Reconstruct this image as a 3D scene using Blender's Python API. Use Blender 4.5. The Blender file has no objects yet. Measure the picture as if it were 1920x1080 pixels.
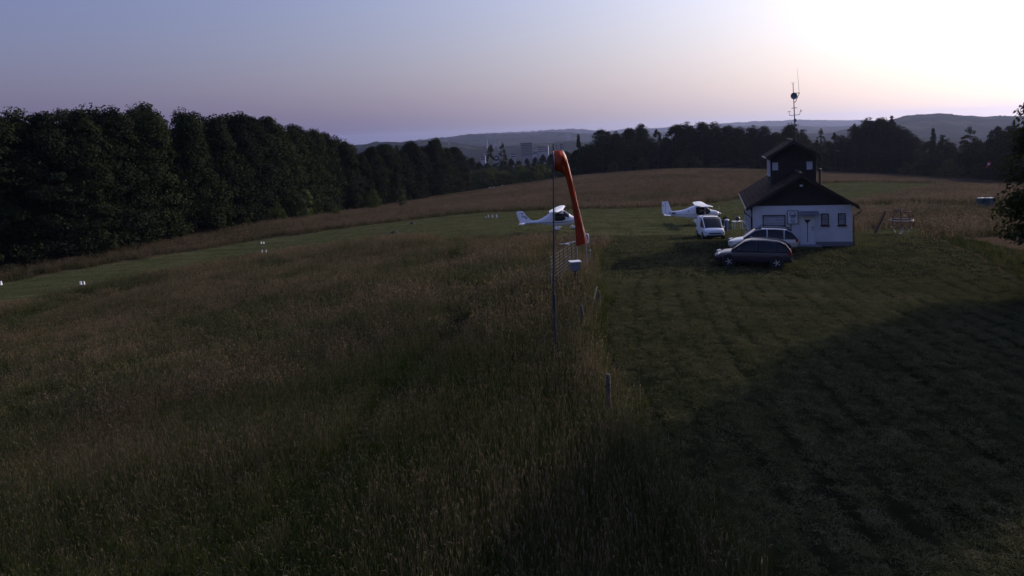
import bpy, bmesh, math, random
import numpy as np
from mathutils import Vector, Matrix, Euler

C = bpy.context
SC = C.scene
COL = SC.collection
PI = math.pi
R = math.radians

# ------------------------------------------------------------------ camera
CAM_H = 7.1
F, CX, CY = 1371.0, 960.0, 343.0          # focal length and principal point, in photo pixels
CAM_M = Matrix.Rotation(R(86), 4, 'X') @ Matrix.Rotation(R(-2.5), 4, 'Z')
cam = bpy.data.cameras.new('camera')
cam_o = bpy.data.objects.new('camera', cam)
COL.objects.link(cam_o)
cam.sensor_width = 36.0
cam.lens = F / 1920 * 36.0
cam.shift_y = -(540 - CY) / 1920
cam.clip_start = 0.1
cam.clip_end = 40000
cam_o.matrix_world = Matrix.Translation((0, 0, CAM_H)) @ CAM_M
SC.camera = cam_o

# ------------------------------------------------------------------ sky and sun
SUN_AZ, SUN_EL = 53.0, 20.0               # azimuth clockwise from +Y
sdir = Vector((math.sin(R(SUN_AZ)) * math.cos(R(SUN_EL)), math.cos(R(SUN_AZ)) * math.cos(R(SUN_EL)), math.sin(R(SUN_EL))))
world = bpy.data.worlds.new('World')
SC.world = world
world.use_nodes = True
wn = world.node_tree.nodes
wl = world.node_tree.links
bg = wn['Background']
sky = wn.new('ShaderNodeTexSky')
sky.sky_type = 'NISHITA'
sky.sun_disc = False
sky.sun_elevation = R(SUN_EL)
sky.sun_rotation = R(SUN_AZ)
sky.air_density = 2.0
sky.dust_density = 2.5
sky.ozone_density = 1.0
tint = wn.new('ShaderNodeMix'); tint.data_type = 'RGBA'; tint.blend_type = 'MULTIPLY'
tint.inputs['Factor'].default_value = 1.0
tint.inputs[7].default_value = (0.42, 0.49, 0.86, 1)
wl.new(sky.outputs[0], tint.inputs[6])
# evening glow round the low sun: falls off with the true angle from the sun
tc = wn.new('ShaderNodeTexCoord')
dot = wn.new('ShaderNodeVectorMath'); dot.operation = 'DOT_PRODUCT'
dot.inputs[1].default_value = sdir
wl.new(tc.outputs['Generated'], dot.inputs[0])
m1 = wn.new('ShaderNodeMath'); m1.operation = 'MULTIPLY_ADD'
m1.inputs[1].default_value = 4.0; m1.inputs[2].default_value = -4.0
wl.new(dot.outputs['Value'], m1.inputs[0])
m2 = wn.new('ShaderNodeMath'); m2.operation = 'EXPONENT'
wl.new(m1.outputs[0], m2.inputs[0])
gl = wn.new('ShaderNodeVectorMath'); gl.operation = 'MULTIPLY_ADD'
gl.inputs[1].default_value = (8.7, 8.5, 8.5)
gl.inputs[2].default_value = (0.28, 0.33, 1.62)
wl.new(m2.outputs[0], gl.inputs[0])
ad = wn.new('ShaderNodeVectorMath'); ad.operation = 'ADD'
wl.new(tint.outputs[2], ad.inputs[0]); wl.new(gl.outputs[0], ad.inputs[1])
wl.new(ad.outputs[0], bg.inputs['Color'])
bg.inputs['Strength'].default_value = 0.1

sun = bpy.data.lights.new('sun', 'SUN')
sun.energy = 3.3
sun.angle = R(0.6)
sun.color = (1.0, 0.86, 0.70)
sun_o = bpy.data.objects.new('sun', sun)
COL.objects.link(sun_o)
sun_o.rotation_euler = (-sdir).to_track_quat('-Z', 'Y').to_euler()

SC.view_settings.view_transform = 'Standard'
SC.view_settings.look = 'None'
SC.view_settings.exposure = 0.14
SC.view_settings.gamma = 1.0
SC.view_settings.use_curve_mapping = False
SC.cycles.max_bounces = 6
SC.cycles.diffuse_bounces = 2
SC.cycles.transparent_max_bounces = 8
SC.cycles.volume_bounces = 0
SC.cycles.use_denoising = True
SC.cycles.denoiser = 'OPENIMAGEDENOISE'
SC.cycles.denoising_input_passes = 'RGB_ALBEDO_NORMAL'
SC.cycles.denoising_prefilter = 'ACCURATE'
SC.render.use_persistent_data = False
HAZE_DENSITY = 5.6e-5

# ------------------------------------------------------------------ measuring helpers
def ray(px, py):
    return (CAM_M.to_3x3() @ Vector(((px - CX) / F, -(py - CY) / F, -1.0)))
def at(px, py, Y):
    """world point seen at photo pixel (px,py) at depth Y"""
    d = ray(px, py)
    return Vector((0, 0, CAM_H)) + d * (Y / d.y)
def atz(px, py, z):
    d = ray(px, py)
    return Vector((0, 0, CAM_H)) + d * ((z - CAM_H) / d.z)

def _hash(ix, iy, seed):
    n = (ix.astype(np.int64) * 374761393 + iy.astype(np.int64) * 668265263 + seed * 974711) & 0x7fffffff
    n = ((n ^ (n >> 13)) * 1274126177) & 0x7fffffff
    return ((n ^ (n >> 16)) & 0xffff) / 65535.0
def vnoise(x, y, seed=0):
    x = np.asarray(x, float); y = np.asarray(y, float)
    ix = np.floor(x); iy = np.floor(y)
    fx = x - ix; fy = y - iy
    fx = fx * fx * (3 - 2 * fx); fy = fy * fy * (3 - 2 * fy)
    a = _hash(ix, iy, seed); b = _hash(ix + 1, iy, seed)
    c = _hash(ix, iy + 1, seed); d = _hash(ix + 1, iy + 1, seed)
    return (a * (1 - fx) + b * fx) * (1 - fy) + (c * (1 - fx) + d * fx) * fy
def fnoise(x, y, seed=0, octv=4):
    s = 0; a = 0.5; x = np.asarray(x, float); y = np.asarray(y, float)
    for k in range(octv):
        s = s + a * (vnoise(x * 2 ** k, y * 2 ** k, seed + k) * 2 - 1); a *= 0.5
    return s
def smooth(a, b, x):
    t = np.clip((x - a) / (b - a), 0, 1)
    return t * t * (3 - 2 * t)

# ------------------------------------------------------------------ the lie of the land
CPZ = [(960, 1080, 0), (0, 1080, -1.2), (1920, 1080, .2), (480, 1080, -.5), (1440, 1080, .1), (1143, 770, 0),
       (1041, 665, 0), (300, 850, -1.9), (0, 800, -3.3), (1500, 800, 0), (1920, 800, .05), (480, 700, -2.2)]
CPY = [(1920, 575, 29), (1412, 457, 48.3), (1597, 463, 46.5), (1500, 455, 49), (1560, 520, 37), (1250, 520, 37),
       (1040, 540, 33), (1000, 436, 66), (1290, 424, 74), (1340, 452, 58),
       (1690, 437, 55), (1900, 520, 35), (1640, 385, 90), (1700, 345, 150), (1850, 352, 150), (1300, 320, 230), (1430, 322, 230),
       (1600, 330, 220), (1100, 331, 230), (1300, 385, 110), (1000, 345, 260), (935, 356, 260), (870, 365, 235), (640, 402, 160),
       (480, 427, 118), (200, 478, 92), (0, 510, 84), (0, 570, 66), (480, 475, 88), (740, 437, 85), (0, 650, 48), (700, 560, 42)]
pts = [atz(*p) for p in CPZ] + [at(*p) for p in CPY]
pts += [Vector(v) for v in ((-120, 60, -9), (-80, 20, -5.5), (60, 20, .3), (80, 60, -2), (130, 150, -10), (-150, 150, -14),
                            (0, -40, .5), (60, -40, .5), (-60, -40, -3), (30, 5, .3))]
PP = np.array([[p.x, p.y, p.z] for p in pts])
def _phi(r2):
    return np.where(r2 > 1e-9, r2 * np.log(np.maximum(r2, 1e-9)) * .5, 0)
def _tps_fit(P, lam=2.0):
    n = len(P); X = P[:, :2] / 30.0
    d2 = ((X[:, None] - X[None]) ** 2).sum(-1)
    A = np.zeros((n + 3, n + 3))
    A[:n, :n] = _phi(d2) + lam * np.eye(n) * .01
    A[:n, n] = 1; A[:n, n + 1:] = X
    A[n:, :n] = A[:n, n:].T
    b = np.zeros(n + 3); b[:n] = P[:, 2]
    return X, np.linalg.solve(A, b)
TX, TW = _tps_fit(PP)
def near_h(x, y):
    q = np.stack([np.clip(x, -170, 150) / 30.0, np.clip(y, -50, 285) / 30.0], -1)
    out = np.zeros(q.shape[:-1]) + TW[-3] + q[..., 0] * TW[-2] + q[..., 1] * TW[-1]
    for k in range(len(TX)):
        out = out + TW[k] * _phi(((q - TX[k]) ** 2).sum(-1))
    return out
RIDGES = [
    (1500, [(300, 300), (620, 296), (760, 292), (860, 296), (960, 300), (1040, 296), (1100, 275), (1200, 278), (1400, 270), (1520, 262), (1620, 262), (1900, 258), (2400, 240)], 5, .30),
    (2400, [(300, 300), (500, 284), (650, 271), (740, 264), (800, 264), (860, 269), (930, 275), (1000, 271), (1060, 264), (1110, 268), (1200, 266), (1500, 252), (1560, 250), (1620, 235), (1660, 224), (1700, 218), (1760, 213), (1830, 217), (1920, 215), (2400, 205)], 9, .22),
    (4500, [(300, 298), (500, 288), (700, 275), (800, 260), (880, 252), (960, 251), (1000, 248), (1060, 247), (1110, 251), (1200, 251), (1300, 243), (1400, 236), (1500, 238), (1600, 236), (1700, 234), (2400, 210)], 8, .20),
    (7500, [(300, 286), (500, 280), (700, 271), (800, 262), (900, 250), (1000, 246), (1070, 241), (1130, 246), (1200, 241), (1300, 236), (1400, 229), (1500, 225), (1600, 226), (1700, 228), (2400, 206)], 6, .16)]
RT = []
for Y, pl, amp, wd in RIDGES:
    ps = [at(px, py, Y) for px, py in pl]
    RT.append((Y, np.array([p.x / p.y for p in ps]), np.array([p.z for p in ps]), amp, wd))
def far_h(x, y):
    ratio = x / np.maximum(y, 50)
    z = np.full(np.shape(x), -75.0)
    for k, (Y, rr, zz, amp, wd) in enumerate(RT):
        zc = np.interp(ratio, rr, zz) + amp * 1.2 * fnoise(x / (Y * .03), y / (Y * .12), 11 + k, 4) - amp * .3 + (vnoise(x / (Y * .0045), y / (Y * .03), 21 + k) - .5) * Y * .0026 * (vnoise(x / (Y * .02), y / (Y * .05), 31 + k) > .35)
        prof = np.exp(-((y - Y) / (Y * wd)) ** 2)
        z = np.maximum(z, -75 + (zc + 75) * prof)
    return z
def H(x, y):
    x = np.asarray(x, float); y = np.asarray(y, float)
    r = np.hypot(x, y)
    zn = near_h(x, y) + .05 * fnoise(x * .25, y * .25, 5, 3)
    s = smooth(290, 700, r)
    return zn * (1 - s) + far_h(x, y) * s
def hz(x, y):
    return float(H(np.array([x]), np.array([y]))[0])
_TT = np.geomspace(4, 600, 1600)
def ground(px, py):
    """where the sight line through a photo pixel meets the ground"""
    d = ray(px, py)
    xs = d.x / d.y * _TT; zs = CAM_H + d.z / d.y * _TT
    g = zs - H(xs, _TT)
    k = np.argmax(g < 0)
    if g[k] >= 0: k = len(_TT) - 1
    k = max(k, 1)
    t0, t1 = _TT[k - 1], _TT[k]
    a = g[k - 1] / (g[k - 1] - g[k]) if g[k - 1] != g[k] else 0
    Y = t0 + (t1 - t0) * min(max(a, 0), 1)
    X = d.x / d.y * Y
    return Vector((X, Y, hz(X, Y)))

def inpoly(x, y, poly):
    x = np.asarray(x); y = np.asarray(y)
    c = np.zeros(x.shape, bool)
    n = len(poly)
    for i in range(n):
        x0, y0 = poly[i]; x1, y1 = poly[(i + 1) % n]
        if y0 == y1: continue
        cond = ((y0 > y) != (y1 > y)) & (x < (x1 - x0) * (y - y0) / (y1 - y0) + x0)
        c ^= cond
    return c
def wpoly(pix):
    return [(g.x, g.y) for g in (ground(*p) for p in pix)]
P_MEADOW = wpoly([(-260, 643), (-100, 598), (0, 576), (200, 536), (480, 484), (700, 455), (850, 450), (1030, 450), (1060, 462), (1085, 500), (1112, 560),
                  (1096, 640), (1104, 700), (1140, 780), (1185, 850), (1240, 920), (1300, 1000), (1360, 1080), (1460, 1200), (600, 1300), (-300, 1250)])
P_RUN = wpoly([(-260, 672), (-100, 617), (0, 587), (480, 494), (850, 456), (1035, 453), (1130, 449), (1400, 442), (1440, 430), (1440, 366),
               (1300, 385), (1200, 390), (1080, 392), (900, 399), (700, 421), (480, 451), (240, 490), (0, 530), (-260, 585)])
P_YARD = wpoly([(1112, 560), (1128, 470), (1150, 441), (1400, 436), (1640, 437), (1760, 450), (1830, 478), (1920, 532), (2100, 620), (2300, 800), (2400, 1400),
                (1460, 1200), (1360, 1080), (1300, 1000), (1240, 920), (1185, 850), (1140, 780), (1104, 700), (1096, 640)])
P_GREEN = wpoly([(1430, 366), (1545, 344), (1755, 344), (1772, 350), (1700, 362), (1640, 372), (1590, 384), (1430, 398)])
P_TRACK = wpoly([(1590, 386), (1700, 382), (1800, 384), (1868, 387), (1868, 398), (1800, 393), (1700, 390), (1590, 395)])
P_PLAY = wpoly([(1612, 430), (1730, 428), (1745, 446), (1612, 444)])
P_BANK = wpoly([(1760, 448), (1830, 476), (1920, 530), (2100, 615), (2300, 700), (2300, 540), (1920, 470), (1800, 445)])

# ------------------------------------------------------------------ object helpers
def link(o):
    COL.objects.link(o); return o
def tag(o, label=None, cat=None, group=None, kind=None):
    if label: o['label'] = label
    if cat: o['category'] = cat
    if group: o['group'] = group
    if kind: o['kind'] = kind
    return o
def empty(name, loc, rz=0.0, label=None, cat=None, group=None, rot=None, scale=None):
    o = bpy.data.objects.new(name, None)
    link(o); o.location = loc
    o.rotation_euler = rot if rot else (0, 0, rz)
    if scale: o.scale = (scale,) * 3
    o.empty_display_size = .3
    return tag(o, label, cat, group)
def dup(root, loc, rz=0.0, scale=None, label=None, group=None):
    r = root.copy(); link(r); r.location = loc; r.rotation_euler = (0, 0, rz)
    if scale: r.scale = scale if hasattr(scale, '__len__') else (scale,) * 3
    if label: r['label'] = label
    if group: r['group'] = group
    for ch in root.children:
        c = ch.copy(); link(c); c.parent = r
        for g in ch.children:
            d = g.copy(); link(d); d.parent = c
    return r
def np_mesh(name, V, Fq, mats, midx=None, smooth_=False):
    """V (n,3), Fq (m,k) with constant k"""
    me = bpy.data.meshes.new(name)
    V = np.asarray(V, np.float32); Fq = np.asarray(Fq, np.int32)
    m, k = Fq.shape
    me.vertices.add(len(V)); me.vertices.foreach_set('co', V.ravel())
    me.loops.add(m * k); me.loops.foreach_set('vertex_index', Fq.ravel())
    me.polygons.add(m); me.polygons.foreach_set('loop_start', np.arange(m, dtype=np.int32) * k)
    me.polygons.foreach_set('loop_total', np.full(m, k, np.int32))
    for mm in mats: me.materials.append(mm)
    if midx is not None: me.polygons.foreach_set('material_index', np.asarray(midx, np.int32))
    if smooth_: me.polygons.foreach_set('use_smooth', np.ones(m, bool))
    me.update(calc_edges=True)
    return me
class MB:
    def __init__(s): s.v = []; s.f = []; s.m = []
    def add(s, vs, fs, m=0):
        b = len(s.v); s.v += [tuple(v) for v in vs]; s.f += [tuple(b + i for i in f) for f in fs]; s.m += [m] * len(fs); return s
    def box(s, c, d, rot=None, m=0):
        hx, hy, hz_ = d[0] / 2, d[1] / 2, d[2] / 2
        vs = [Vector((x * hx, y * hy, z * hz_)) for z in (-1, 1) for y in (-1, 1) for x in (-1, 1)]
        if rot: 
            e = Euler(rot).to_matrix(); vs = [e @ v for v in vs]
        c = Vector(c)
        return s.add([v + c for v in vs], [(0, 2, 3, 1), (4, 5, 7, 6), (0, 1, 5, 4), (2, 6, 7, 3), (0, 4, 6, 2), (1, 3, 7, 5)], m)
    def bar(s, a, b, r0, r1=None, n=8, m=0, cap=True):
        return s.tube([a, b], [r0, r0 if r1 is None else r1], n, m, cap)
    def tube(s, P, Rr, n=8, m=0, cap=True):
        P = [Vector(p) for p in P]
        if not hasattr(Rr, '__len__'): Rr = [Rr] * len(P)
        rings = []; up = None
        for i, p in enumerate(P):
            t = (P[min(i + 1, len(P) - 1)] - P[max(i - 1, 0)]).normalized()
            if up is None:
                up = Vector((0, 0, 1)) if abs(t.z) < .9 else Vector((1, 0, 0))
            a = t.cross(up).normalized(); b = a.cross(t).normalized(); up = b
            rings.append([p + (a * math.cos(2 * PI * k / n) + b * math.sin(2 * PI * k / n)) * Rr[i] for k in range(n)])
        return s.loft(rings, m, cap)
    def loft(s, rings, m=0, cap=True, closed=True):
        n = len(rings[0]); vs = [v for r in rings for v in r]; fs = []
        for i in range(len(rings) - 1):
            for k in range(n if closed else n - 1):
                k2 = (k + 1) % n
                fs.append((i * n + k, i * n + k2, (i + 1) * n + k2, (i + 1) * n + k))
        if cap:
            fs.append(tuple(range(n - 1, -1, -1))); b = (len(rings) - 1) * n
            fs.append(tuple(b + k for k in range(n)))
        return s.add(vs, fs, m)
    def lathe(s, prof, c=(0, 0, 0), n=16, m=0, axis='Z'):
        c = Vector(c); rings = []
        for r, h in prof:
            ring = []
            for k in range(n):
                a = 2 * PI * k / n; u, v = r * math.cos(a), r * math.sin(a)
                ring.append(c + (Vector((u, v, h)) if axis == 'Z' else Vector((u, h, v)) if axis == 'Y' else Vector((h, u, v))))
            rings.append(ring)
        return s.loft(rings, m)
    def prism(s, poly, y0, y1, m=0):
        """poly of (x,z), extruded along y"""
        n = len(poly)
        vs = [(x, y0, z) for x, z in poly] + [(x, y1, z) for x, z in poly]
        fs = [tuple(range(n)), tuple(range(2 * n - 1, n - 1, -1))] + [((k + 1) % n, k, n + k, n + (k + 1) % n) for k in range(n)]
        return s.add(vs, fs, m)
    def ring(s, c, r, tr, n=24, tn=6, axis='Z', m=0, a0=0, a1=2 * PI):
        c = Vector(c); full = abs(a1 - a0 - 2 * PI) < 1e-6
        P = []
        for k in range(n + 1):
            a = a0 + (a1 - a0) * k / n; u, v = r * math.cos(a), r * math.sin(a)
            P.append(c + (Vector((u, v, 0)) if axis == 'Z' else Vector((u, 0, v)) if axis == 'Y' else Vector((0, u, v))))
        return s.tube(P, tr, tn, m, cap=not full)
    def build(s, name, mats, parent=None, loc=None, smooth_=False, bevel=0.0, rot=None):
        me = bpy.data.meshes.new(name)
        me.from_pydata(s.v, [], s.f)
        if not isinstance(mats, (list, tuple)): mats = [mats]
        for mm in mats: me.materials.append(mm)
        me.polygons.foreach_set('material_index', np.array(s.m, np.int32))
        bm = bmesh.new(); bm.from_mesh(me)
        bmesh.ops.recalc_face_normals(bm, faces=bm.faces)
        if bevel > 0:
            bmesh.ops.bevel(bm, geom=[e for e in bm.edges if len(e.link_faces) == 2 and e.calc_face_angle(0) > .6], offset=bevel, segments=2, profile=.6, affect='EDGES', clamp_overlap=True)
        bm.to_mesh(me); bm.free()
        if smooth_:
            me.polygons.foreach_set('use_smooth', np.ones(len(me.polygons), bool))
            if smooth_ != 'all':
                try: me.set_sharp_from_angle(angle=R(40))
                except Exception: pass
        me.update()
        o = bpy.data.objects.new(name, me); link(o)
        if parent: o.parent = parent
        if loc: o.location = loc
        if rot: o.rotation_euler = rot
        return o

# ------------------------------------------------------------------ materials
def mat(name, col, rough=.6, metal=0.0, spec=.4, noise=0.0, nscale=8.0, bump=0.0, bscale=30.0, coat=0.0, coords='Object'):
    m = bpy.data.materials.new(name); m.use_nodes = True
    nt = m.node_tree; b = nt.nodes['Principled BSDF']
    b.inputs['Base Color'].default_value = (*col, 1); b.inputs['Roughness'].default_value = rough
    b.inputs['Metallic'].default_value = metal; b.inputs['Specular IOR Level'].default_value = spec
    if coat: b.inputs['Coat Weight'].default_value = coat; b.inputs['Coat Roughness'].default_value = .08
    t = nt.nodes.new('ShaderNodeTexCoord')
    if noise:
        n = nt.nodes.new('ShaderNodeTexNoise'); n.inputs['Scale'].default_value = nscale; n.inputs['Detail'].default_value = 6
        nt.links.new(t.outputs[coords], n.inputs['Vector'])
        r = nt.nodes.new('ShaderNodeMapRange'); r.inputs['From Min'].default_value = .3; r.inputs['From Max'].default_value = .7
        r.inputs['To Min'].default_value = 1 - noise; r.inputs['To Max'].default_value = 1 + noise * .6
        nt.links.new(n.outputs['Fac'], r.inputs['Value'])
        mx = nt.nodes.new('ShaderNodeVectorMath'); mx.operation = 'SCALE'; mx.inputs[0].default_value = col
        nt.links.new(r.outputs[0], mx.inputs['Scale']); nt.links.new(mx.outputs[0], b.inputs['Base Color'])
    if bump:
        n2 = nt.nodes.new('ShaderNodeTexNoise'); n2.inputs['Scale'].default_value = bscale; n2.inputs['Detail'].default_value = 5
        nt.links.new(t.outputs[coords], n2.inputs['Vector'])
        bp = nt.nodes.new('ShaderNodeBump'); bp.inputs['Strength'].default_value = bump; bp.inputs['Distance'].default_value = .02
        nt.links.new(n2.outputs['Fac'], bp.inputs['Height']); nt.links.new(bp.outputs[0], b.inputs['Normal'])
    return m
def leaf_mat(name, col, var=.35, trans=.25, hue=(1.25, 1.1, .7), scale=.35):
    """leaf: diffuse with some light passing through; tone differs leaf-patch to leaf-patch and tree to tree"""
    m = bpy.data.materials.new(name); m.use_nodes = True
    nt = m.node_tree; nt.nodes.clear()
    out = nt.nodes.new('ShaderNodeOutputMaterial'); mix = nt.nodes.new('ShaderNodeMixShader')
    d = nt.nodes.new('ShaderNodeBsdfDiffuse'); tr = nt.nodes.new('ShaderNodeBsdfTranslucent')
    gl = nt.nodes.new('ShaderNodeBsdfGlossy'); gl.inputs['Roughness'].default_value = .7
    gm = nt.nodes.new('ShaderNodeMixShader'); gm.inputs[0].default_value = .006
    oi = nt.nodes.new('ShaderNodeObjectInfo'); t = nt.nodes.new('ShaderNodeTexCoord')
    n = nt.nodes.new('ShaderNodeTexNoise'); n.inputs['Scale'].default_value = scale; n.inputs['Detail'].default_value = 4
    nt.links.new(t.outputs['Object'], n.inputs['Vector'])
    ma = nt.nodes.new('ShaderNodeMath'); ma.operation = 'ADD'
    nt.links.new(n.outputs['Fac'], ma.inputs[0]); nt.links.new(oi.outputs['Random'], ma.inputs[1])
    r = nt.nodes.new('ShaderNodeMapRange'); r.inputs['From Min'].default_value = .4; r.inputs['From Max'].default_value = 1.6
    nt.links.new(ma.outputs[0], r.inputs['Value'])
    cm = nt.nodes.new('ShaderNodeMix'); cm.data_type = 'RGBA'
    cm.inputs[6].default_value = tuple(c * (1 - var) for c in col) + (1,)
    cm.inputs[7].default_value = tuple(c * (1 + var) * h for c, h in zip(col, hue)) + (1,)
    nt.links.new(r.outputs[0], cm.inputs['Factor'])
    for s in (d, tr): nt.links.new(cm.outputs[2], s.inputs['Color'])
    mix.inputs[0].default_value = trans
    nt.links.new(d.outputs[0], mix.inputs[1]); nt.links.new(tr.outputs[0], mix.inputs[2])
    nt.links.new(mix.outputs[0], gm.inputs[1]); nt.links.new(gl.outputs[0], gm.inputs[2])
    nt.links.new(gm.outputs[0], out.inputs[0])
    return m

M = {}
M['leaf_beech'] = leaf_mat('beech_leaf', (.011, .018, .008), trans=.18, var=.45)
M['leaf_oak'] = leaf_mat('oak_leaf', (.016, .024, .010))
M['leaf_spruce'] = leaf_mat('spruce_needle', (.014, .026, .014), trans=.1)
M['leaf_bush'] = leaf_mat('bush_leaf', (.045, .062, .022), trans=.3)
M['leaf_maple'] = leaf_mat('maple_leaf', (.018, .028, .010), trans=.3, scale=.6)
M['blossom'] = leaf_mat('elder_blossom', (.16, .16, .10), trans=.2, hue=(1, 1, .9))
M['bark'] = mat('bark', (.06, .045, .034), .9, noise=.4, nscale=6, bump=.6, bscale=14)
M['white_paint'] = mat('white_gelcoat', (.76, .77, .80), .28, spec=.5, noise=.05, nscale=3)
M['stripe'] = mat('blue_stripe_paint', (.03, .045, .16), .35)
M['mark'] = mat('dark_lettering', (.012, .014, .05), .4)
M['red'] = mat('red_paint', (.5, .03, .02), .5)
M['gold'] = mat('yellow_paint', (.6, .4, .03), .5)
M['glass'] = mat('dark_glazing', (.012, .014, .019), .08, spec=.28)
M['rubber'] = mat('tyre_rubber', (.015, .015, .016), .85, bump=.2)
M['black'] = mat('black_plastic', (.014, .014, .017), .45)
M['metal'] = mat('galvanised_steel', (.42, .43, .45), .42, metal=.7, noise=.2, nscale=12)
M['dull_metal'] = mat('dull_galvanised_steel', (.04, .042, .055), .8, metal=.0, noise=.3, nscale=9)
M['alu'] = mat('bare_aluminium', (.6, .61, .63), .35, metal=.9)
M['dark_metal'] = mat('dark_steel', (.05, .05, .055), .5, metal=.5, noise=.2)
M['rust'] = mat('rusty_red_steel', (.095, .048, .034), .8, noise=.4, nscale=15, bump=.3)
M['wood_grey'] = mat('weathered_wood', (.085, .075, .066), .9, noise=.4, nscale=9, bump=.5, bscale=40)
M['plaster'] = mat('whitewashed_plaster', (.56, .57, .60), .85, noise=.10, nscale=1.6, bump=.25, bscale=60)
M['frame_white'] = mat('white_frame_paint', (.6, .61, .63), .5)
M['frame_dark'] = mat('dark_brown_frame', (.02, .013, .011), .6)
M['navy'] = mat('navy_car_paint', (.008, .010, .024), .25, spec=.35, coat=.35)
M['silver'] = mat('silver_car_paint', (.36, .37, .39), .28, metal=.6, coat=.6)
M['headlight'] = mat('headlamp_glass', (.5, .52, .55), .1, spec=.9)
M['taillight'] = mat('tail_lamp_red', (.28, .012, .01), .2)
M['blue_plastic'] = mat('blue_drum_plastic', (.045, .075, .17), .4, noise=.2)
M['teal'] = mat('blue_grey_plastic', (.06, .09, .11), .5, noise=.2)
M['bale'] = mat('white_bale_film', (.72, .73, .75), .35, bump=.5, bscale=9)
M['marker'] = mat('white_marker_board', (.78, .79, .80), .5, noise=.08)
M['moss'] = mat('bare_earth', (.035, .026, .018), .95, noise=.4, bump=.8, bscale=9)
M['cloth_white'] = mat('white_tabletop', (.74, .74, .74), .5)
M['box_grey'] = mat('grey_box_paint', (.15, .155, .18), .5, noise=.1)
M['wall_grey'] = mat('grey_cladding', (.10, .105, .125), .7, noise=.15, nscale=.05)
M['wall_pale'] = mat('pale_render', (.24, .25, .29), .7, noise=.08, nscale=.05)
M['roof_grey'] = mat('grey_roofing', (.10, .10, .11), .8, noise=.15, nscale=.1)

def planks(name, col, pitch, axis='X', rough=.85):
    m = bpy.data.materials.new(name); m.use_nodes = True
    nt = m.node_tree; b = nt.nodes['Principled BSDF']; b.inputs['Roughness'].default_value = rough
    t = nt.nodes.new('ShaderNodeTexCoord'); sp = nt.nodes.new('ShaderNodeSeparateXYZ'); nt.links.new(t.outputs['Object'], sp.inputs[0])
    dv = nt.nodes.new('ShaderNodeMath'); dv.operation = 'DIVIDE'; dv.inputs[1].default_value = pitch; nt.links.new(sp.outputs[axis], dv.inputs[0])
    fl = nt.nodes.new('ShaderNodeMath'); fl.operation = 'FLOOR'; nt.links.new(dv.outputs[0], fl.inputs[0])
    fr = nt.nodes.new('ShaderNodeMath'); fr.operation = 'FRACT'; nt.links.new(dv.outputs[0], fr.inputs[0])
    wn_ = nt.nodes.new('ShaderNodeTexWhiteNoise'); wn_.noise_dimensions = '1D'; nt.links.new(fl.outputs[0], wn_.inputs['W'])
    n = nt.nodes.new('ShaderNodeTexNoise'); n.inputs['Scale'].default_value = 5; n.inputs['Detail'].default_value = 6; nt.links.new(t.outputs['Object'], n.inputs['Vector'])
    ad_ = nt.nodes.new('ShaderNodeMath'); ad_.operation = 'MULTIPLY_ADD'; ad_.inputs[1].default_value = .45; nt.links.new(wn_.outputs['Value'], ad_.inputs[0]); nt.links.new(n.outputs['Fac'], ad_.inputs[2])
    r = nt.nodes.new('ShaderNodeMapRange'); r.inputs['From Min'].default_value = .3; r.inputs['From Max'].default_value = 1.1; r.inputs['To Min'].default_value = .6; r.inputs['To Max'].default_value = 1.5
    nt.links.new(ad_.outputs[0], r.inputs['Value'])
    sc_ = nt.nodes.new('ShaderNodeVectorMath'); sc_.operation = 'SCALE'; sc_.inputs[0].default_value = col; nt.links.new(r.outputs[0], sc_.inputs['Scale'])
    nt.links.new(sc_.outputs[0], b.inputs['Base Color'])
    gp = nt.nodes.new('ShaderNodeMath'); gp.operation = 'PINGPONG'; gp.inputs[1].default_value = .5; nt.links.new(fr.outputs[0], gp.inputs[0])
    gs = nt.nodes.new('ShaderNodeMapRange'); gs.inputs['From Max'].default_value = .1; nt.links.new(gp.outputs[0], gs.inputs['Value'])
    bp = nt.nodes.new('ShaderNodeBump'); bp.inputs['Strength'].default_value = 1; bp.inputs['Distance'].default_value = .012
    nt.links.new(gs.outputs[0], bp.inputs['Height']); nt.links.new(bp.outputs[0], b.inputs['Normal'])
    return m
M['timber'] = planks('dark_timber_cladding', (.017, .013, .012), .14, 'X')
M['shutter'] = planks('roller_shutter_slats', (.30, .31, .33), .10, 'Z', .6)
M['panel_grey'] = planks('grey_shutter_board', (.22, .225, .245), .08, 'Z', .6)

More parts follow.
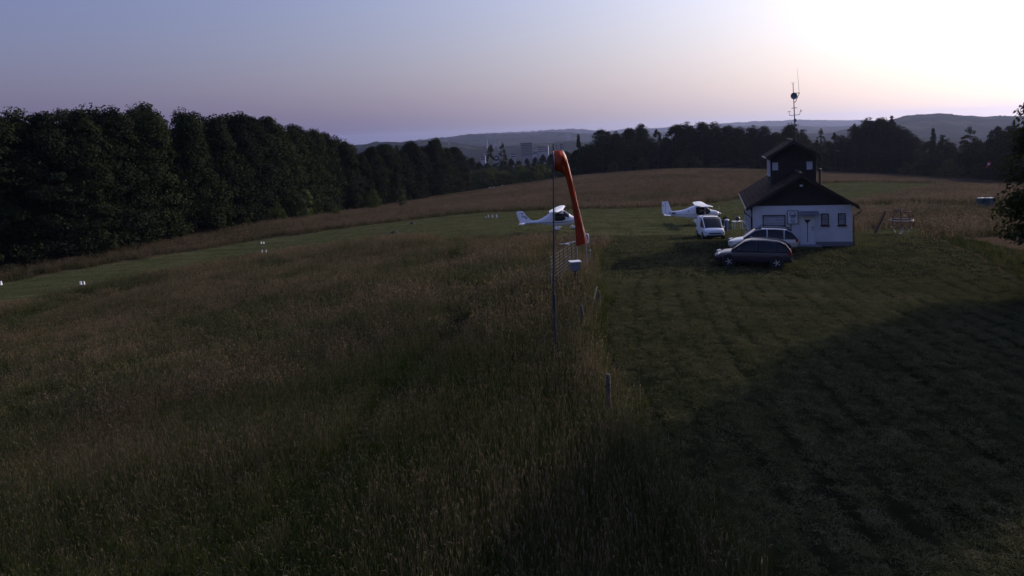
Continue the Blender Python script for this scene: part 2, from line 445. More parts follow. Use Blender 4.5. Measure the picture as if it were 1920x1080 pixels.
def cloth_mat():
    m = bpy.data.materials.new('orange_windsock_cloth'); m.use_nodes = True
    nt = m.node_tree; nt.nodes.clear()
    out = nt.nodes.new('ShaderNodeOutputMaterial'); mix = nt.nodes.new('ShaderNodeMixShader'); mix.inputs[0].default_value = .07
    d = nt.nodes.new('ShaderNodeBsdfDiffuse'); tr = nt.nodes.new('ShaderNodeBsdfTranslucent')
    t = nt.nodes.new('ShaderNodeTexCoord'); n = nt.nodes.new('ShaderNodeTexNoise'); n.inputs['Scale'].default_value = 6; n.inputs['Detail'].default_value = 5
    nt.links.new(t.outputs['Object'], n.inputs['Vector'])
    r = nt.nodes.new('ShaderNodeMix'); r.data_type = 'RGBA'; r.inputs[6].default_value = (.16, .016, .005, 1); r.inputs[7].default_value = (.40, .055, .014, 1)
    nt.links.new(n.outputs['Fac'], r.inputs['Factor'])
    for s in (d, tr): nt.links.new(r.outputs[2], s.inputs['Color'])
    bp = nt.nodes.new('ShaderNodeBump'); bp.inputs['Strength'].default_value = .7; bp.inputs['Distance'].default_value = .03
    n2 = nt.nodes.new('ShaderNodeTexNoise'); n2.inputs['Scale'].default_value = 14; nt.links.new(t.outputs['Object'], n2.inputs['Vector'])
    nt.links.new(n2.outputs['Fac'], bp.inputs['Height']); nt.links.new(bp.outputs[0], d.inputs['Normal'])
    nt.links.new(d.outputs[0], mix.inputs[1]); nt.links.new(tr.outputs[0], mix.inputs[2])
    gs = nt.nodes.new('ShaderNodeBsdfGlossy'); gs.inputs['Roughness'].default_value = .38; gs.inputs['Color'].default_value = (1, .85, .78, 1)
    m2_ = nt.nodes.new('ShaderNodeMixShader'); m2_.inputs[0].default_value = .02; nt.links.new(mix.outputs[0], m2_.inputs[1]); nt.links.new(gs.outputs[0], m2_.inputs[2]); nt.links.new(m2_.outputs[0], out.inputs[0])
    return m
M['sock'] = cloth_mat()

def tile_mat():
    m = bpy.data.materials.new('dark_roof_tiles'); m.use_nodes = True
    nt = m.node_tree; b = nt.nodes['Principled BSDF']; b.inputs['Roughness'].default_value = .95; b.inputs['Specular IOR Level'].default_value = .08
    t = nt.nodes.new('ShaderNodeTexCoord'); br = nt.nodes.new('ShaderNodeTexBrick')
    br.inputs['Scale'].default_value = 1; br.inputs['Brick Width'].default_value = .30; br.inputs['Row Height'].default_value = .33
    br.inputs['Mortar Size'].default_value = .02; br.inputs['Color1'].default_value = (.036, .022, .016, 1); br.inputs['Color2'].default_value = (.105, .062, .044, 1); br.inputs['Mortar'].default_value = (.012, .008, .007, 1)
    nt.links.new(t.outputs['UV'], br.inputs['Vector'])
    n = nt.nodes.new('ShaderNodeTexNoise'); n.inputs['Scale'].default_value = 1.2; n.inputs['Detail'].default_value = 6; nt.links.new(t.outputs['UV'], n.inputs['Vector'])
    mx = nt.nodes.new('ShaderNodeMix'); mx.data_type = 'RGBA'; mx.blend_type = 'MULTIPLY'; mx.inputs['Factor'].default_value = .6
    nt.links.new(br.outputs['Color'], mx.inputs[6]); nt.links.new(n.outputs['Color'], mx.inputs[7])
    nt.links.new(mx.outputs[2], b.inputs['Base Color'])
    wv = nt.nodes.new('ShaderNodeTexWave'); wv.inputs['Scale'].default_value = 1.05; wv.bands_direction = 'X'; wv.wave_profile = 'SIN'; nt.links.new(t.outputs['UV'], wv.inputs['Vector'])
    bp = nt.nodes.new('ShaderNodeBump'); bp.inputs['Strength'].default_value = .9; bp.inputs['Distance'].default_value = .04
    sm = nt.nodes.new('ShaderNodeMath'); sm.operation = 'SUBTRACT'; nt.links.new(wv.outputs['Fac'], sm.inputs[0]); nt.links.new(br.outputs['Fac'], sm.inputs[1])
    nt.links.new(sm.outputs[0], bp.inputs['Height']); nt.links.new(bp.outputs[0], b.inputs['Normal'])
    return m
M['tiles'] = tile_mat()

# ------------------------------------------------------------------ the ground, one sheet to the horizon
def ground_mat():
    m = bpy.data.materials.new('field_ground'); m.use_nodes = True
    nt = m.node_tree; N = nt.nodes; L = nt.links
    b = N['Principled BSDF']; b.inputs['Roughness'].default_value = 1.0; b.inputs['Specular IOR Level'].default_value = 0.0
    geo = N.new('ShaderNodeNewGeometry'); at_ = N.new('ShaderNodeAttribute'); at_.attribute_name = 'zone'
    sp = N.new('ShaderNodeSeparateColor'); L.new(at_.outputs['Color'], sp.inputs[0])
    def noise(scale, detail=6, rough=.6, vec=None):
        n = N.new('ShaderNodeTexNoise'); n.inputs['Scale'].default_value = scale; n.inputs['Detail'].default_value = detail; n.inputs['Roughness'].default_value = rough
        L.new(vec if vec else geo.outputs['Position'], n.inputs['Vector']); return n.outputs['Fac']
    def ramp(fac, stops):
        r = N.new('ShaderNodeValToRGB'); e = r.color_ramp.elements
        while len(e) < len(stops): e.new(.5)
        for k, (p, c) in enumerate(stops): e[k].position = p; e[k].color = (*c, 1)
        L.new(fac, r.inputs[0]); return r.outputs[0]
    def mixc(f, a, b_):
        x = N.new('ShaderNodeMix'); x.data_type = 'RGBA'; L.new(f, x.inputs['Factor']); L.new(a, x.inputs[6]); L.new(b_, x.inputs[7]); return x.outputs[2]
    # stretch along the field for mown rows
    mp = N.new('ShaderNodeMapping'); mp.inputs['Scale'].default_value = (1, .12, 1); L.new(geo.outputs['Position'], mp.inputs[0])
    mp2 = N.new('ShaderNodeMapping'); mp2.inputs['Scale'].default_value = (.10, 1, 1); mp2.inputs['Rotation'].default_value = (0, 0, R(-10)); L.new(geo.outputs['Position'], mp2.inputs[0])
    meadow = ramp(noise(.5, 8), [(.3, (.010, .013, .006)), (.5, (.020, .020, .010)), (.7, (.036, .030, .018))])
    yard = ramp(noise(1.6, 8, .7, mp.outputs[0]), [(.30, (.006, .008, .004)), (.48, (.015, .018, .009)), (.62, (.030, .032, .015)), (.8, (.052, .050, .028))])
    run = ramp(noise(.6, 8, .65, mp2.outputs[0]), [(.30, (.036, .042, .019)), (.5, (.056, .063, .029)), (.75, (.088, .086, .046))])
    brown = ramp(noise(.16, 9, .68, mp2.outputs[0]), [(.3, (.045, .034, .022)), (.5, (.070, .049, .033)), (.68, (.088, .060, .041)), (.82, (.060, .058, .030))])
    wood = ramp(noise(.006, 10, .62), [(.40, (.006, .010, .008)), (.54, (.009, .014, .010)), (.57, (.022, .026, .016)), (.66, (.034, .036, .024)), (.8, (.032, .030, .022))])
    c = mixc(sp.outputs[0], brown, meadow); c = mixc(sp.outputs[2], c, run); c = mixc(sp.outputs[1], c, yard)
    fa = N.new('ShaderNodeAttribute'); fa.attribute_name = 'far'; c = mixc(fa.outputs['Fac'], c, wood)
    L.new(c, b.inputs['Base Color'])
    bp = N.new('ShaderNodeBump'); bp.inputs['Strength'].default_value = .8; bp.inputs['Distance'].default_value = .10
    L.new(noise(6, 8, .75), bp.inputs['Height']); L.new(bp.outputs[0], b.inputs['Normal'])
    return m
M['ground'] = ground_mat()
def build_ground():
    nu = 1050
    us = np.linspace(-1.15, 1.15, nu)
    rs = np.concatenate([np.linspace(.5, 30, 60, endpoint=False), np.geomspace(30, 9400, 640)])
    OY = -25.0
    X = rs[:, None] * us[None, :]; Y = rs[:, None] + OY + 0 * us[None, :]
    Z = H(X, Y)
    V = np.stack([X, Y, Z], -1).reshape(-1, 3)
    i = np.arange(len(rs) - 1)[:, None] * nu + np.arange(nu - 1)[None, :]
    Fq = np.stack([i, i + 1, i + 1 + nu, i + nu], -1).reshape(-1, 4)
    me = np_mesh('ground', V, Fq, [M['ground']], smooth_=True)
    x, y = V[:, 0], V[:, 1]
    jx = x + .5 * fnoise(x * .5, y * .5, 31, 3); jy = y + .5 * fnoise(x * .5, y * .5, 41, 3)
    z = np.zeros((len(V), 4), np.float32); z[:, 3] = 1
    z[:, 0] = inpoly(jx, jy, P_MEADOW); z[:, 1] = inpoly(jx, jy, P_YARD) | inpoly(jx, jy, P_BANK); z[:, 2] = inpoly(jx, jy, P_RUN) | inpoly(jx, jy, P_GREEN) | inpoly(jx, jy, P_TRACK) | inpoly(jx, jy, P_PLAY)
    a = me.attributes.new('zone', 'FLOAT_COLOR', 'POINT'); a.data.foreach_set('color', z.ravel())
    f_ = smooth(270, 420, np.hypot(x, y)).astype(np.float32)
    a = me.attributes.new('far', 'FLOAT', 'POINT'); a.data.foreach_set('value', f_)
    o = link(bpy.data.objects.new('ground', me))
    tag(o, kind='structure')
build_ground()

# ------------------------------------------------------------------ grass
def grass_mat(name, a, b_, c, scale=.35, trans=.3):
    m = bpy.data.materials.new(name); m.use_nodes = True
    nt = m.node_tree; N = nt.nodes; L = nt.links; N.clear()
    out = N.new('ShaderNodeOutputMaterial'); mix = N.new('ShaderNodeMixShader'); mix.inputs[0].default_value = trans
    d = N.new('ShaderNodeBsdfDiffuse'); tr = N.new('ShaderNodeBsdfTranslucent')
    geo = N.new('ShaderNodeNewGeometry'); oi = N.new('ShaderNodeObjectInfo')
    n = N.new('ShaderNodeTexNoise'); n.inputs['Scale'].default_value = scale; n.inputs['Detail'].default_value = 5; L.new(oi.outputs['Location'], n.inputs['Vector'])
    ma = N.new('ShaderNodeMath'); ma.operation = 'MULTIPLY_ADD'; ma.inputs[1].default_value = .35; L.new(oi.outputs['Random'], ma.inputs[0]); L.new(n.outputs['Fac'], ma.inputs[2])
    r = N.new('ShaderNodeValToRGB'); e = r.color_ramp.elements; e.new(.5)
    for k, (p, col) in enumerate(((.42, a), (.62, b_), (.86, c))): e[k].position = p; e[k].color = (*col, 1)
    L.new(ma.outputs[0], r.inputs[0])
    for s in (d, tr): L.new(r.outputs[0], s.inputs['Color'])
    L.new(d.outputs[0], mix.inputs[1]); L.new(tr.outputs[0], mix.inputs[2]); L.new(mix.outputs[0], out.inputs[0])
    return m
M['blade'] = grass_mat('meadow_blade', (.018, .037, .007), (.039, .054, .013), (.070, .069, .024), scale=.14)
M['seed_near'] = grass_mat('foreground_seed_head', (.050, .058, .027), (.086, .080, .045), (.15, .115, .078), scale=.14, trans=.4)  # darker copy of the meadow seed head, vignette put into its colour
M['blade_near'] = grass_mat('foreground_blade', (.014, .034, .006), (.032, .050, .011), (.060, .063, .020), scale=.14)  # greener than the meadow blade, also darkened in colour for the vignette
M['seed'] = grass_mat('meadow_seed_head', (.066, .074, .034), (.115, .103, .058), (.19, .14, .094), scale=.14, trans=.45)
M['short'] = grass_mat('mown_blade', (.050, .060, .025), (.084, .090, .038), (.130, .122, .062), scale=.4)
M['hay'] = grass_mat('cut_hay', (.048, .054, .024), (.080, .078, .038), (.125, .108, .062), scale=.8, trans=.2)
M['blade_far'] = grass_mat('field_blade', (.024, .034, .011), (.044, .046, .017), (.075, .062, .032), scale=.05, trans=.45)
M['seed_far'] = grass_mat('field_seed_head', (.085, .075, .046), (.125, .098, .068), (.17, .125, .095), scale=.05, trans=.5)

PROTO = bpy.data.collections.new('grass_tufts')
def blade(rng, V, Fq, base, h, w, lean, az, segs=3):
    d = np.array([math.cos(az), math.sin(az), 0]); s = np.array([-math.sin(az + rng.uniform(-.7, .7)), math.cos(az + rng.uniform(-.7, .7)), 0])
    b = len(V)
    for k in range(segs + 1):
        t = k / segs
        p = base + np.array([0, 0, h * (t - .25 * lean * t * t)]) + d * h * lean * t * t
        ww = w * (1 - t * .85) * .5
        V.append(p - s * ww); V.append(p + s * ww)
    for k in range(segs):
        Fq.append((b + 2 * k, b + 2 * k + 1, b + 2 * k + 3, b + 2 * k + 2))
    return base + np.array([0, 0, h * (1 - .25 * lean)]) + d * h * lean, d
def clump(name, seed, n, rad, hmin, hmax, w, nseed=0, sh=(.6, .95), lean=(.1, .6), sw=.02, mats=None, flat=0):
    rng = random.Random(seed); V = []; Fq = []; mi = []
    for k in range(n):
        a = rng.uniform(0, 2 * PI); r = rad * math.sqrt(rng.random())
        base = np.array([r * math.cos(a), r * math.sin(a), -.03])
        f0 = len(Fq)
        blade(rng, V, Fq, base, rng.uniform(hmin, hmax), w * rng.uniform(.7, 1.3), rng.uniform(*lean), rng.uniform(0, 2 * PI))
        mi += [0] * (len(Fq) - f0)
    for k in range(nseed):
        a = rng.uniform(0, 2 * PI); r = rad * math.sqrt(rng.random())
        base = np.array([r * math.cos(a), r * math.sin(a), -.03])
        f0 = len(Fq)
        tip, d = blade(rng, V, Fq, base, rng.uniform(*sh), w * .55, rng.uniform(.05, .35), rng.uniform(0, 2 * PI))
        L = rng.uniform(.09, .17)
        dr = rng.uniform(.1, 1.1)
        for q in range(2):
            s = np.array([math.cos(rng.uniform(0, 6.3)), math.sin(rng.uniform(0, 6.3)), 0]) * sw * rng.uniform(.6, 1.2)
            b = len(V); up = np.array([0, 0, 1.0])
            p1 = tip + up * L * .45 + d * L * .15; p2 = tip + up * L * (1 - dr * .5) + d * L * dr * .7
            V += [tip, p1 + s, p2, p1 - s]; Fq.append((b, b + 1, b + 2, b + 3))
        mi += [1] * (len(Fq) - f0)
    for k in range(flat):
        a = rng.uniform(0, 2 * PI); r = rad * math.sqrt(rng.random()); az = rng.gauss(0, .5)
        L = rng.uniform(.05, .14); z0 = rng.uniform(.02, .09)
        d = np.array([math.cos(az), math.sin(az), rng.uniform(-.2, .3)]) * L; s = np.array([-math.sin(az), math.cos(az), rng.uniform(-.5, .5)]) * w * .32
        p = np.array([r * math.cos(a), r * math.sin(a), z0]); b = len(V)
        V += [p - s, p + s, p + d + s, p + d - s]; Fq.append((b, b + 1, b + 2, b + 3)); mi.append(1)
    me = np_mesh(name, np.array(V), np.array(Fq), mats, mi)
    o = bpy.data.objects.new(name, me)
    return o
def clump_set(cname, objs):
    c = bpy.data.collections.new(cname)
    for o in objs: c.objects.link(o)
    return c
def scatter(name, P, rotz, scl, vid, coll, label):
    me = bpy.data.meshes.new(name)
    n = len(P)
    me.vertices.add(n); me.vertices.foreach_set('co', np.asarray(P, np.float32).ravel())
    rot = np.zeros((n, 3), np.float32); rot[:, 2] = rotz; rot[:, 0] = np.random.default_rng(1).normal(0, .06, n)
    a = me.attributes.new('turn', 'FLOAT_VECTOR', 'POINT'); a.data.foreach_set('vector', rot.ravel())
    a = me.attributes.new('size', 'FLOAT_VECTOR', 'POINT'); a.data.foreach_set('vector', np.asarray(scl, np.float32).ravel())
    a = me.attributes.new('pick', 'INT', 'POINT'); a.data.foreach_set('value', np.asarray(vid, np.int32))
    o = link(bpy.data.objects.new(name, me))
    ng = bpy.data.node_groups.new(name, 'GeometryNodeTree')
    ng.interface.new_socket('Geometry', in_out='INPUT', socket_type='NodeSocketGeometry')
    ng.interface.new_socket('Geometry', in_out='OUTPUT', socket_type='NodeSocketGeometry')
    gi = ng.nodes.new('NodeGroupInput'); go = ng.nodes.new('NodeGroupOutput')
    ip = ng.nodes.new('GeometryNodeInstanceOnPoints'); ci = ng.nodes.new('GeometryNodeCollectionInfo')
    ci.inputs['Collection'].default_value = coll; ci.inputs['Separate Children'].default_value = True; ci.inputs['Reset Children'].default_value = True
    def attr(nm, ty):
        x = ng.nodes.new('GeometryNodeInputNamedAttribute'); x.data_type = ty; x.inputs['Name'].default_value = nm; return x.outputs[0]
    ip.inputs['Pick Instance'].default_value = True
    ng.links.new(gi.outputs[0], ip.inputs['Points']); ng.links.new(ci.outputs[0], ip.inputs['Instance'])
    ng.links.new(attr('pick', 'INT'), ip.inputs['Instance Index'])
    ng.links.new(attr('turn', 'FLOAT_VECTOR'), ip.inputs['Rotation']); ng.links.new(attr('size', 'FLOAT_VECTOR'), ip.inputs['Scale'])
    ng.links.new(ip.outputs[0], go.inputs[0])
    md = o.modifiers.new('tufts', 'NODES'); md.node_group = ng
    tag(o, label, 'grass', kind='stuff')
    return o
def spread(xr, yr, step, seed, keep):
    rng = np.random.default_rng(seed)
    gx, gy = np.meshgrid(np.arange(xr[0], xr[1], step), np.arange(yr[0], yr[1], step))
    x = gx.ravel() + rng.uniform(-.6, .6, gx.size) * step; y = gy.ravel() + rng.uniform(-.6, .6, gx.size) * step
    # only what a viewer near the photographer's spot could see
    k = keep(x, y) & (np.abs(x - y * 0) < .74 * np.maximum(y, 1) + 4)
    return x[k], y[k], rng
tall = clump_set('tall_tufts', [clump('tall_tuft', 100 + k, 64, .22, .22, .60, .010, 8, (.5, .88), (.1, .8), .008, [M['blade_near'], M['seed_near']]) for k in range(6)])
tall_far = clump_set('wide_tufts', [clump('wide_tuft', 200 + k, 60, .55, .3, .65, .026, 24, (.5, .8), (.1, .7), .024, [M['blade'], M['seed']]) for k in range(5)])
field = clump_set('field_tufts', [clump('field_tuft', 250 + k, 56, .55, .3, .65, .03, 26, (.5, .8), (.1, .7), .03, [M['blade_far'], M['seed_far']]) for k in range(5)])
short = clump_set('short_tufts', [clump('short_tuft', 300 + k, 46, .15, .035, .12, .012, 0, lean=(.3, 1.3), mats=[M['short'], M['hay']], flat=5) for k in range(5)])
short_far = clump_set('low_tufts', [clump('low_tuft', 400 + k, 50, .7, .05, .13, .045, 0, lean=(.3, 1.2), mats=[M['short'], M['hay']], flat=10) for k in range(4)])
swath = clump_set('hay_tufts', [clump('hay_tuft', 500 + k, 30, .15, .06, .17, .010, 0, lean=(.5, 1.6), mats=[M['short'], M['hay']], flat=12) for k in range(5)])
rimg = clump_set('rim_tufts', [clump('rim_tuft', 600 + k, 46, .20, .25, .7, .012, 6, (.5, .9), (.2, .9), .010, [M['blade'], M['seed']]) for k in range(4)])

def wob(x, y, k):
    return x + .35 * fnoise(x * .5, y * .5, 31, 3), y + .35 * fnoise(x * .5, y * .5, 41, 3)
def in_meadow(x, y): return inpoly(*wob(x, y, 0), P_MEADOW)
def in_yard(x, y): return inpoly(*wob(x, y, 0), P_YARD)
HOUSE_C = at(1412, 457, 48.3)
def near_house(x, y):
    ca, sa = math.cos(R(-15)), math.sin(R(-15)); dx, dy = x - HOUSE_C.x, y - HOUSE_C.y
    u, v = dx * ca + dy * sa, -dx * sa + dy * ca
    return (u > -.35) & (u < 6.45) & (v > -.3) & (v < 10.6)

def lod(x, y):
    return 30 - y + 11 * fnoise(x * .12, y * .12, 91, 4) + 5 * (vnoise(x * 2.3, y * 2.3, 92) - .5)
# tall meadow, with places where animals and wind have laid it flat
def tracks(x, y):
    a = np.abs(fnoise(x * .09 + 3, y * .05, 61, 3)); b = np.abs(x + 3.2 - .22 * (y - 24) + 1.2 * fnoise(x * .2, y * .2, 62, 2))
    return (1 - .6 * (1 - smooth(.0, .05, a))) * (1 - .55 * (1 - smooth(.2, .7, b)))
x, y, rng = spread((-50, 20), (8.5, 40), .21, 1, lambda x, y: in_meadow(x, y) & (lod(x, y) > 0))
h_ = (.50 + .95 * vnoise(x * .22, y * .22, 77) + .25 * rng.uniform(-1, 1, len(x))) * tracks(x, y)
P = np.stack([x, y, H(x, y)], 1)
scatter('meadow_grass', P, rng.uniform(0, 6.28, len(x)), np.stack([np.ones(len(x)), np.ones(len(x)), h_], 1), rng.integers(0, 6, len(x)), tall, 'tall unmown meadow grass with pale seed heads in the foreground')
x, y, rng = spread((-110, 20), (19, 112), .55, 2, lambda x, y: in_meadow(x, y) & (lod(x, y) < 5))
h_ = (.55 + .85 * vnoise(x * .2, y * .2, 77) + .25 * rng.uniform(-1, 1, len(x))) * tracks(x, y)
scatter('meadow_grass', np.stack([x, y, H(x, y)], 1), rng.uniform(0, 6.28, len(x)), np.stack([np.ones(len(x)), np.ones(len(x)), h_], 1), rng.integers(0, 5, len(x)), tall_far, 'brownish tall meadow grass stretching to the mown runway')
# the far unmown fields beyond the runway
def far_field(x, y):
    jx, jy = wob(x, y, 0)
    return ~(inpoly(jx, jy, P_MEADOW) | inpoly(jx, jy, P_RUN) | inpoly(jx, jy, P_YARD) | inpoly(jx, jy, P_GREEN) | inpoly(jx, jy, P_BANK) | inpoly(jx, jy, P_TRACK) | inpoly(jx, jy, P_PLAY)) & ~near_house(x, y) & (y > 50)
x, y, rng = spread((-110, 120), (50, 245), 1.15, 3, far_field)
h_ = .8 + .4 * vnoise(x * .1, y * .1, 78) + .2 * rng.uniform(-1, 1, len(x))
scatter('meadow_grass', np.stack([x, y, H(x, y)], 1), rng.uniform(0, 6.28, len(x)), np.stack([1.7 + 0 * h_, 1.7 + 0 * h_, h_], 1), rng.integers(0, 5, len(x)), field, 'reddish brown unmown grass on the fields beyond the runway')
# mown yard
def yard_keep(x, y): return in_yard(x, y) & ~near_house(x, y)
x, y, rng = spread((0, 32), (8.5, 36), .165, 4, yard_keep)
# cutter rows run away from the viewer, slightly fanned
def row(x, y): 
    xs = x - .10 * (y - 20) - .0045 * (y - 20) ** 2 + .12 * fnoise(x * .4, y * .10, 8, 2)
    return np.sin(xs * 2 * PI / .92)
h_ = .95 + .15 * row(x, y) + .45 * rng.uniform(-1, 1, len(x))
kk = (row(x, y) > -.80 + .3 * rng.uniform(-1, 1, len(x))) & (vnoise(x * 3.6, y * 5.0, 71) < .74)
x, y, h_ = x[kk], y[kk], h_[kk]
scatter('lawn_grass', np.stack([x, y, H(x, y)], 1), rng.uniform(0, 6.28, len(x)), np.stack([np.ones(len(x)), np.ones(len(x)), h_], 1), rng.integers(0, 5, len(x)), short, 'short freshly mown grass of the yard in front of the clubhouse')
x, y, rng = spread((0, 60), (36, 64), .75, 5, yard_keep)
scatter('lawn_grass', np.stack([x, y, H(x, y)], 1), rng.uniform(0, 6.28, len(x)), np.ones((len(x), 3)) * rng.uniform(.7, 1.2, (len(x), 1)), rng.integers(0, 4, len(x)), short_far, 'mown grass around the clubhouse and parked cars')
x, y, rng = spread((0, 32), (8.5, 46), .23, 6, lambda x, y: yard_keep(x, y) & (row(x, y) > -.3) & (vnoise(x * 3.0, y * 4.2, 55) > .60 + .16 * (y < 22)))
h_ = rng.uniform(.4, 1.25, len(x))
scatter('cut_hay', np.stack([x, y, H(x, y)], 1), rng.uniform(0, 6.28, len(x)), np.stack([1 + 0 * h_, 1 + 0 * h_, h_], 1), rng.integers(0, 5, len(x)), swath, 'loose rows of cut hay left lying on the mown yard')
# runway and cut strip
def run_keep(x, y): return (inpoly(*wob(x, y, 0), P_RUN) | inpoly(*wob(x, y, 0), P_GREEN) | inpoly(*wob(x, y, 0), P_TRACK) | inpoly(*wob(x, y, 0), P_PLAY)) & ~near_house(x, y)
x, y, rng = spread((-110, 90), (45, 200), 1.0, 7, run_keep)
scatter('runway_grass', np.stack([x, y, H(x, y)], 1), rng.uniform(0, 6.28, len(x)), np.ones((len(x), 3)) * rng.uniform(.6, 1.3, (len(x), 1)), rng.integers(0, 4, len(x)), short_far, 'short green grass of the mown runway strip')
# rough rim between meadow and yard, and the bank on the right
rim = [ground(*p) for p in ((1075, 470), (1085, 500), (1112, 560), (1096, 640), (1104, 700), (1140, 780), (1185, 850), (1240, 920), (1300, 1000), (1360, 1080), (1420, 1150))]
rng = np.random.default_rng(9); rx = []; ry = []
for a, b in zip(rim[:-1], rim[1:]):
    n = int((b - a).length * 26)
    t = rng.random(n); rx += list(a.x + (b.x - a.x) * t + rng.normal(0, .28, n)); ry += list(a.y + (b.y - a.y) * t + rng.normal(0, .22, n))
rx = np.array(rx); ry = np.array(ry)
bx, by, _ = spread((20, 60), (30, 62), .4, 10, lambda x, y: inpoly(*wob(x, y, 0), P_BANK))
sx, sy, _ = spread((2, 7.5), (24, 48), .3, 12, lambda x, y: ~in_meadow(x, y) & ~in_yard(x, y))
rs_ = np.concatenate([np.ones(len(rx)), np.full(len(bx), .5), np.ones(len(sx))]); rx = np.concatenate([rx, bx, sx]); ry = np.concatenate([ry, by, sy])
scatter('rim_grass', np.stack([rx, ry, H(rx, ry)], 1), rng.uniform(0, 6.28, len(rx)), np.ones((len(rx), 3)) * rng.uniform(.7, 1.15, (len(rx), 1)) * rs_[:, None], rng.integers(0, 4, len(rx)), rimg, 'rough ungrazed grass along the fence line and the right bank')

# ------------------------------------------------------------------ trees
ORD = ['first', 'second', 'third', 'fourth', 'fifth', 'sixth', 'seventh', 'eighth', 'ninth', 'tenth', 'eleventh', 'twelfth', 'thirteenth', 'fourteenth',
       'fifteenth', 'sixteenth', 'seventeenth', 'eighteenth', 'nineteenth', 'twentieth', 'twenty-first', 'twenty-second', 'twenty-third', 'twenty-fourth',
       'twenty-fifth', 'twenty-sixth', 'twenty-seventh', 'twenty-eighth', 'twenty-ninth', 'thirtieth', 'thirty-first', 'thirty-second', 'thirty-third',
       'thirty-fourth', 'thirty-fifth', 'thirty-sixth', 'thirty-seventh', 'thirty-eighth', 'thirty-ninth', 'fortieth']
def crown(name, seed, height, radius, base, nclus, per, leaf, mats, kind='round', fill=.18, droop=.35, blossom=0.0, ragged=0.0):
    """a crown of many leaf-sized faces gathered into sprays, with gaps between the sprays"""
    rng = np.random.default_rng(seed)
    lobes = rng.uniform(0, 2 * PI, 5); lt = rng.uniform(0, 1, 5)
    t = rng.uniform(0, 1, nclus) ** (.9 if kind != 'spruce' else 1.25)
    a = rng.uniform(0, 2 * PI, nclus)
    if kind == 'round': pr = np.sin(PI * np.clip(t * .80 + .19, 0, 1)) ** .75
    elif kind == 'edge': pr = np.clip(1 - t ** 2.3, 0, 1) ** .6 * (.86 + .14 * np.sin(t * 9 + seed))
    elif kind == 'spruce': pr = (1 - t) ** .85 * (.8 + .2 * np.sin(t * 40)) + .03
    elif kind == 'maple': pr = np.interp(t, [0, .08, .24, .4, .55, .8, 1], [.75, .95, 1, .94, .82, .58, .10])
    elif kind == 'tall': pr = np.sin(PI * np.clip(t * .8 + .17, 0, 1)) ** .8
    else: pr = np.sin(PI * np.clip(t * .7 + .28, 0, 1)) ** .6
    bump_ = 1 + sum(.16 * np.cos(a - l) * np.exp(-((t - q) / .22) ** 2) for l, q in zip(lobes, lt))
    rr = radius * pr * bump_ * np.sqrt(rng.uniform(.45 - .2 * ragged, 1.08 + .45 * ragged, nclus)); t = t * (1 + .07 * ragged * rng.uniform(-1, 1, nclus))
    inner = rng.random(nclus) < fill
    rr[inner] *= rng.uniform(.15, .7, inner.sum())
    zz = base + (height - base) * t + rng.normal(0, .02, nclus) * height
    cx, cy = rr * np.cos(a), rr * np.sin(a)
    size = radius * rng.uniform(.15, .30, nclus) * (.75 if kind in ('spruce', 'maple') else 1)
    ci = np.repeat(np.arange(nclus), per); n = len(ci)
    g = rng.normal(0, 1, (n, 3)); g /= np.linalg.norm(g, axis=1)[:, None]
    g *= (rng.uniform(.2, 1, n) ** .45)[:, None]
    s = size[ci]
    px = cx[ci] + g[:, 0] * s * 1.15; py = cy[ci] + g[:, 1] * s * 1.15
    outw = np.stack([np.cos(a[ci]), np.sin(a[ci])], 1)
    lo = (g[:, 0] * outw[:, 0] + g[:, 1] * outw[:, 1])
    pz = zz[ci] + g[:, 2] * s * .62 - droop * s * np.maximum(lo, 0) ** 2
    p = np.stack([px, py, pz], 1)
    nrm = np.stack([outw[:, 0] * .55, outw[:, 1] * .55, np.full(n, .6)], 1) + g * .5 + rng.normal(0, .55, (n, 3))
    nrm /= np.linalg.norm(nrm, axis=1)[:, None]
    u = np.cross(nrm, rng.normal(0, 1, (n, 3))); u /= np.linalg.norm(u, axis=1)[:, None]
    v = np.cross(nrm, u)
    L = leaf * rng.uniform(.6, 1.4, n)[:, None]; W = L * .55
    V = np.stack([p - u * L * .5, p + v * W * .5 + u * L * .06, p + u * L * .5 - nrm * L * .12, p - v * W * .5 + u * L * .06], 1).reshape(-1, 3)
    Fq = np.arange(4 * n).reshape(-1, 4)
    mi = np.zeros(n, int)
    if blossom: mi = (rng.random(nclus) < blossom)[ci].astype(int) * (rng.random(n) < .7)
    return np_mesh(name, V, Fq, mats, mi), np.stack([cx, cy, zz], 1), size
def trunk_mesh(name, seed, height, r0, tips, lean=.03, nl=9):
    rng = random.Random(seed); mb = MB()
    P = []; x = y = 0
    for k in range(8):
        t = k / 7
        P.append((x, y, t * height * .9 - (.4 if k == 0 else 0))); x += rng.uniform(-lean, lean) * height * .12; y += rng.uniform(-lean, lean) * height * .12
    mb.tube(P, [r0 * (1.35 if k == 0 else 1 - .88 * k / 7) for k in range(8)], 9)
    idx = list(range(len(tips))); rng.shuffle(idx)
    for i in idx[:nl]:
        q = Vector(tips[i]); tz = max(.12, min(.85, (q.z - .25 * math.hypot(q.x, q.y)) / height / .9))
        k = tz * 7; k0 = int(k); a = Vector(P[k0]).lerp(Vector(P[min(k0 + 1, 7)]), k - k0)
        if q.z < a.z - .5: continue
        m_ = a.lerp(q, .5) + Vector((0, 0, -.04 * height * rng.random()))
        rr = r0 * (1 - .88 * tz) * .45
        mb.tube([a, m_, q], [rr, rr * .6, rr * .15], 5, cap=False)
    me_o = mb.build(name, M['bark'], smooth_=True)
    me = me_o.data; bpy.data.objects.remove(me_o); return me
class TreeKind:
    def __init__(s, crown_me, trunk_me, h, r): s.c, s.t, s.h, s.r = crown_me, trunk_me, h, r
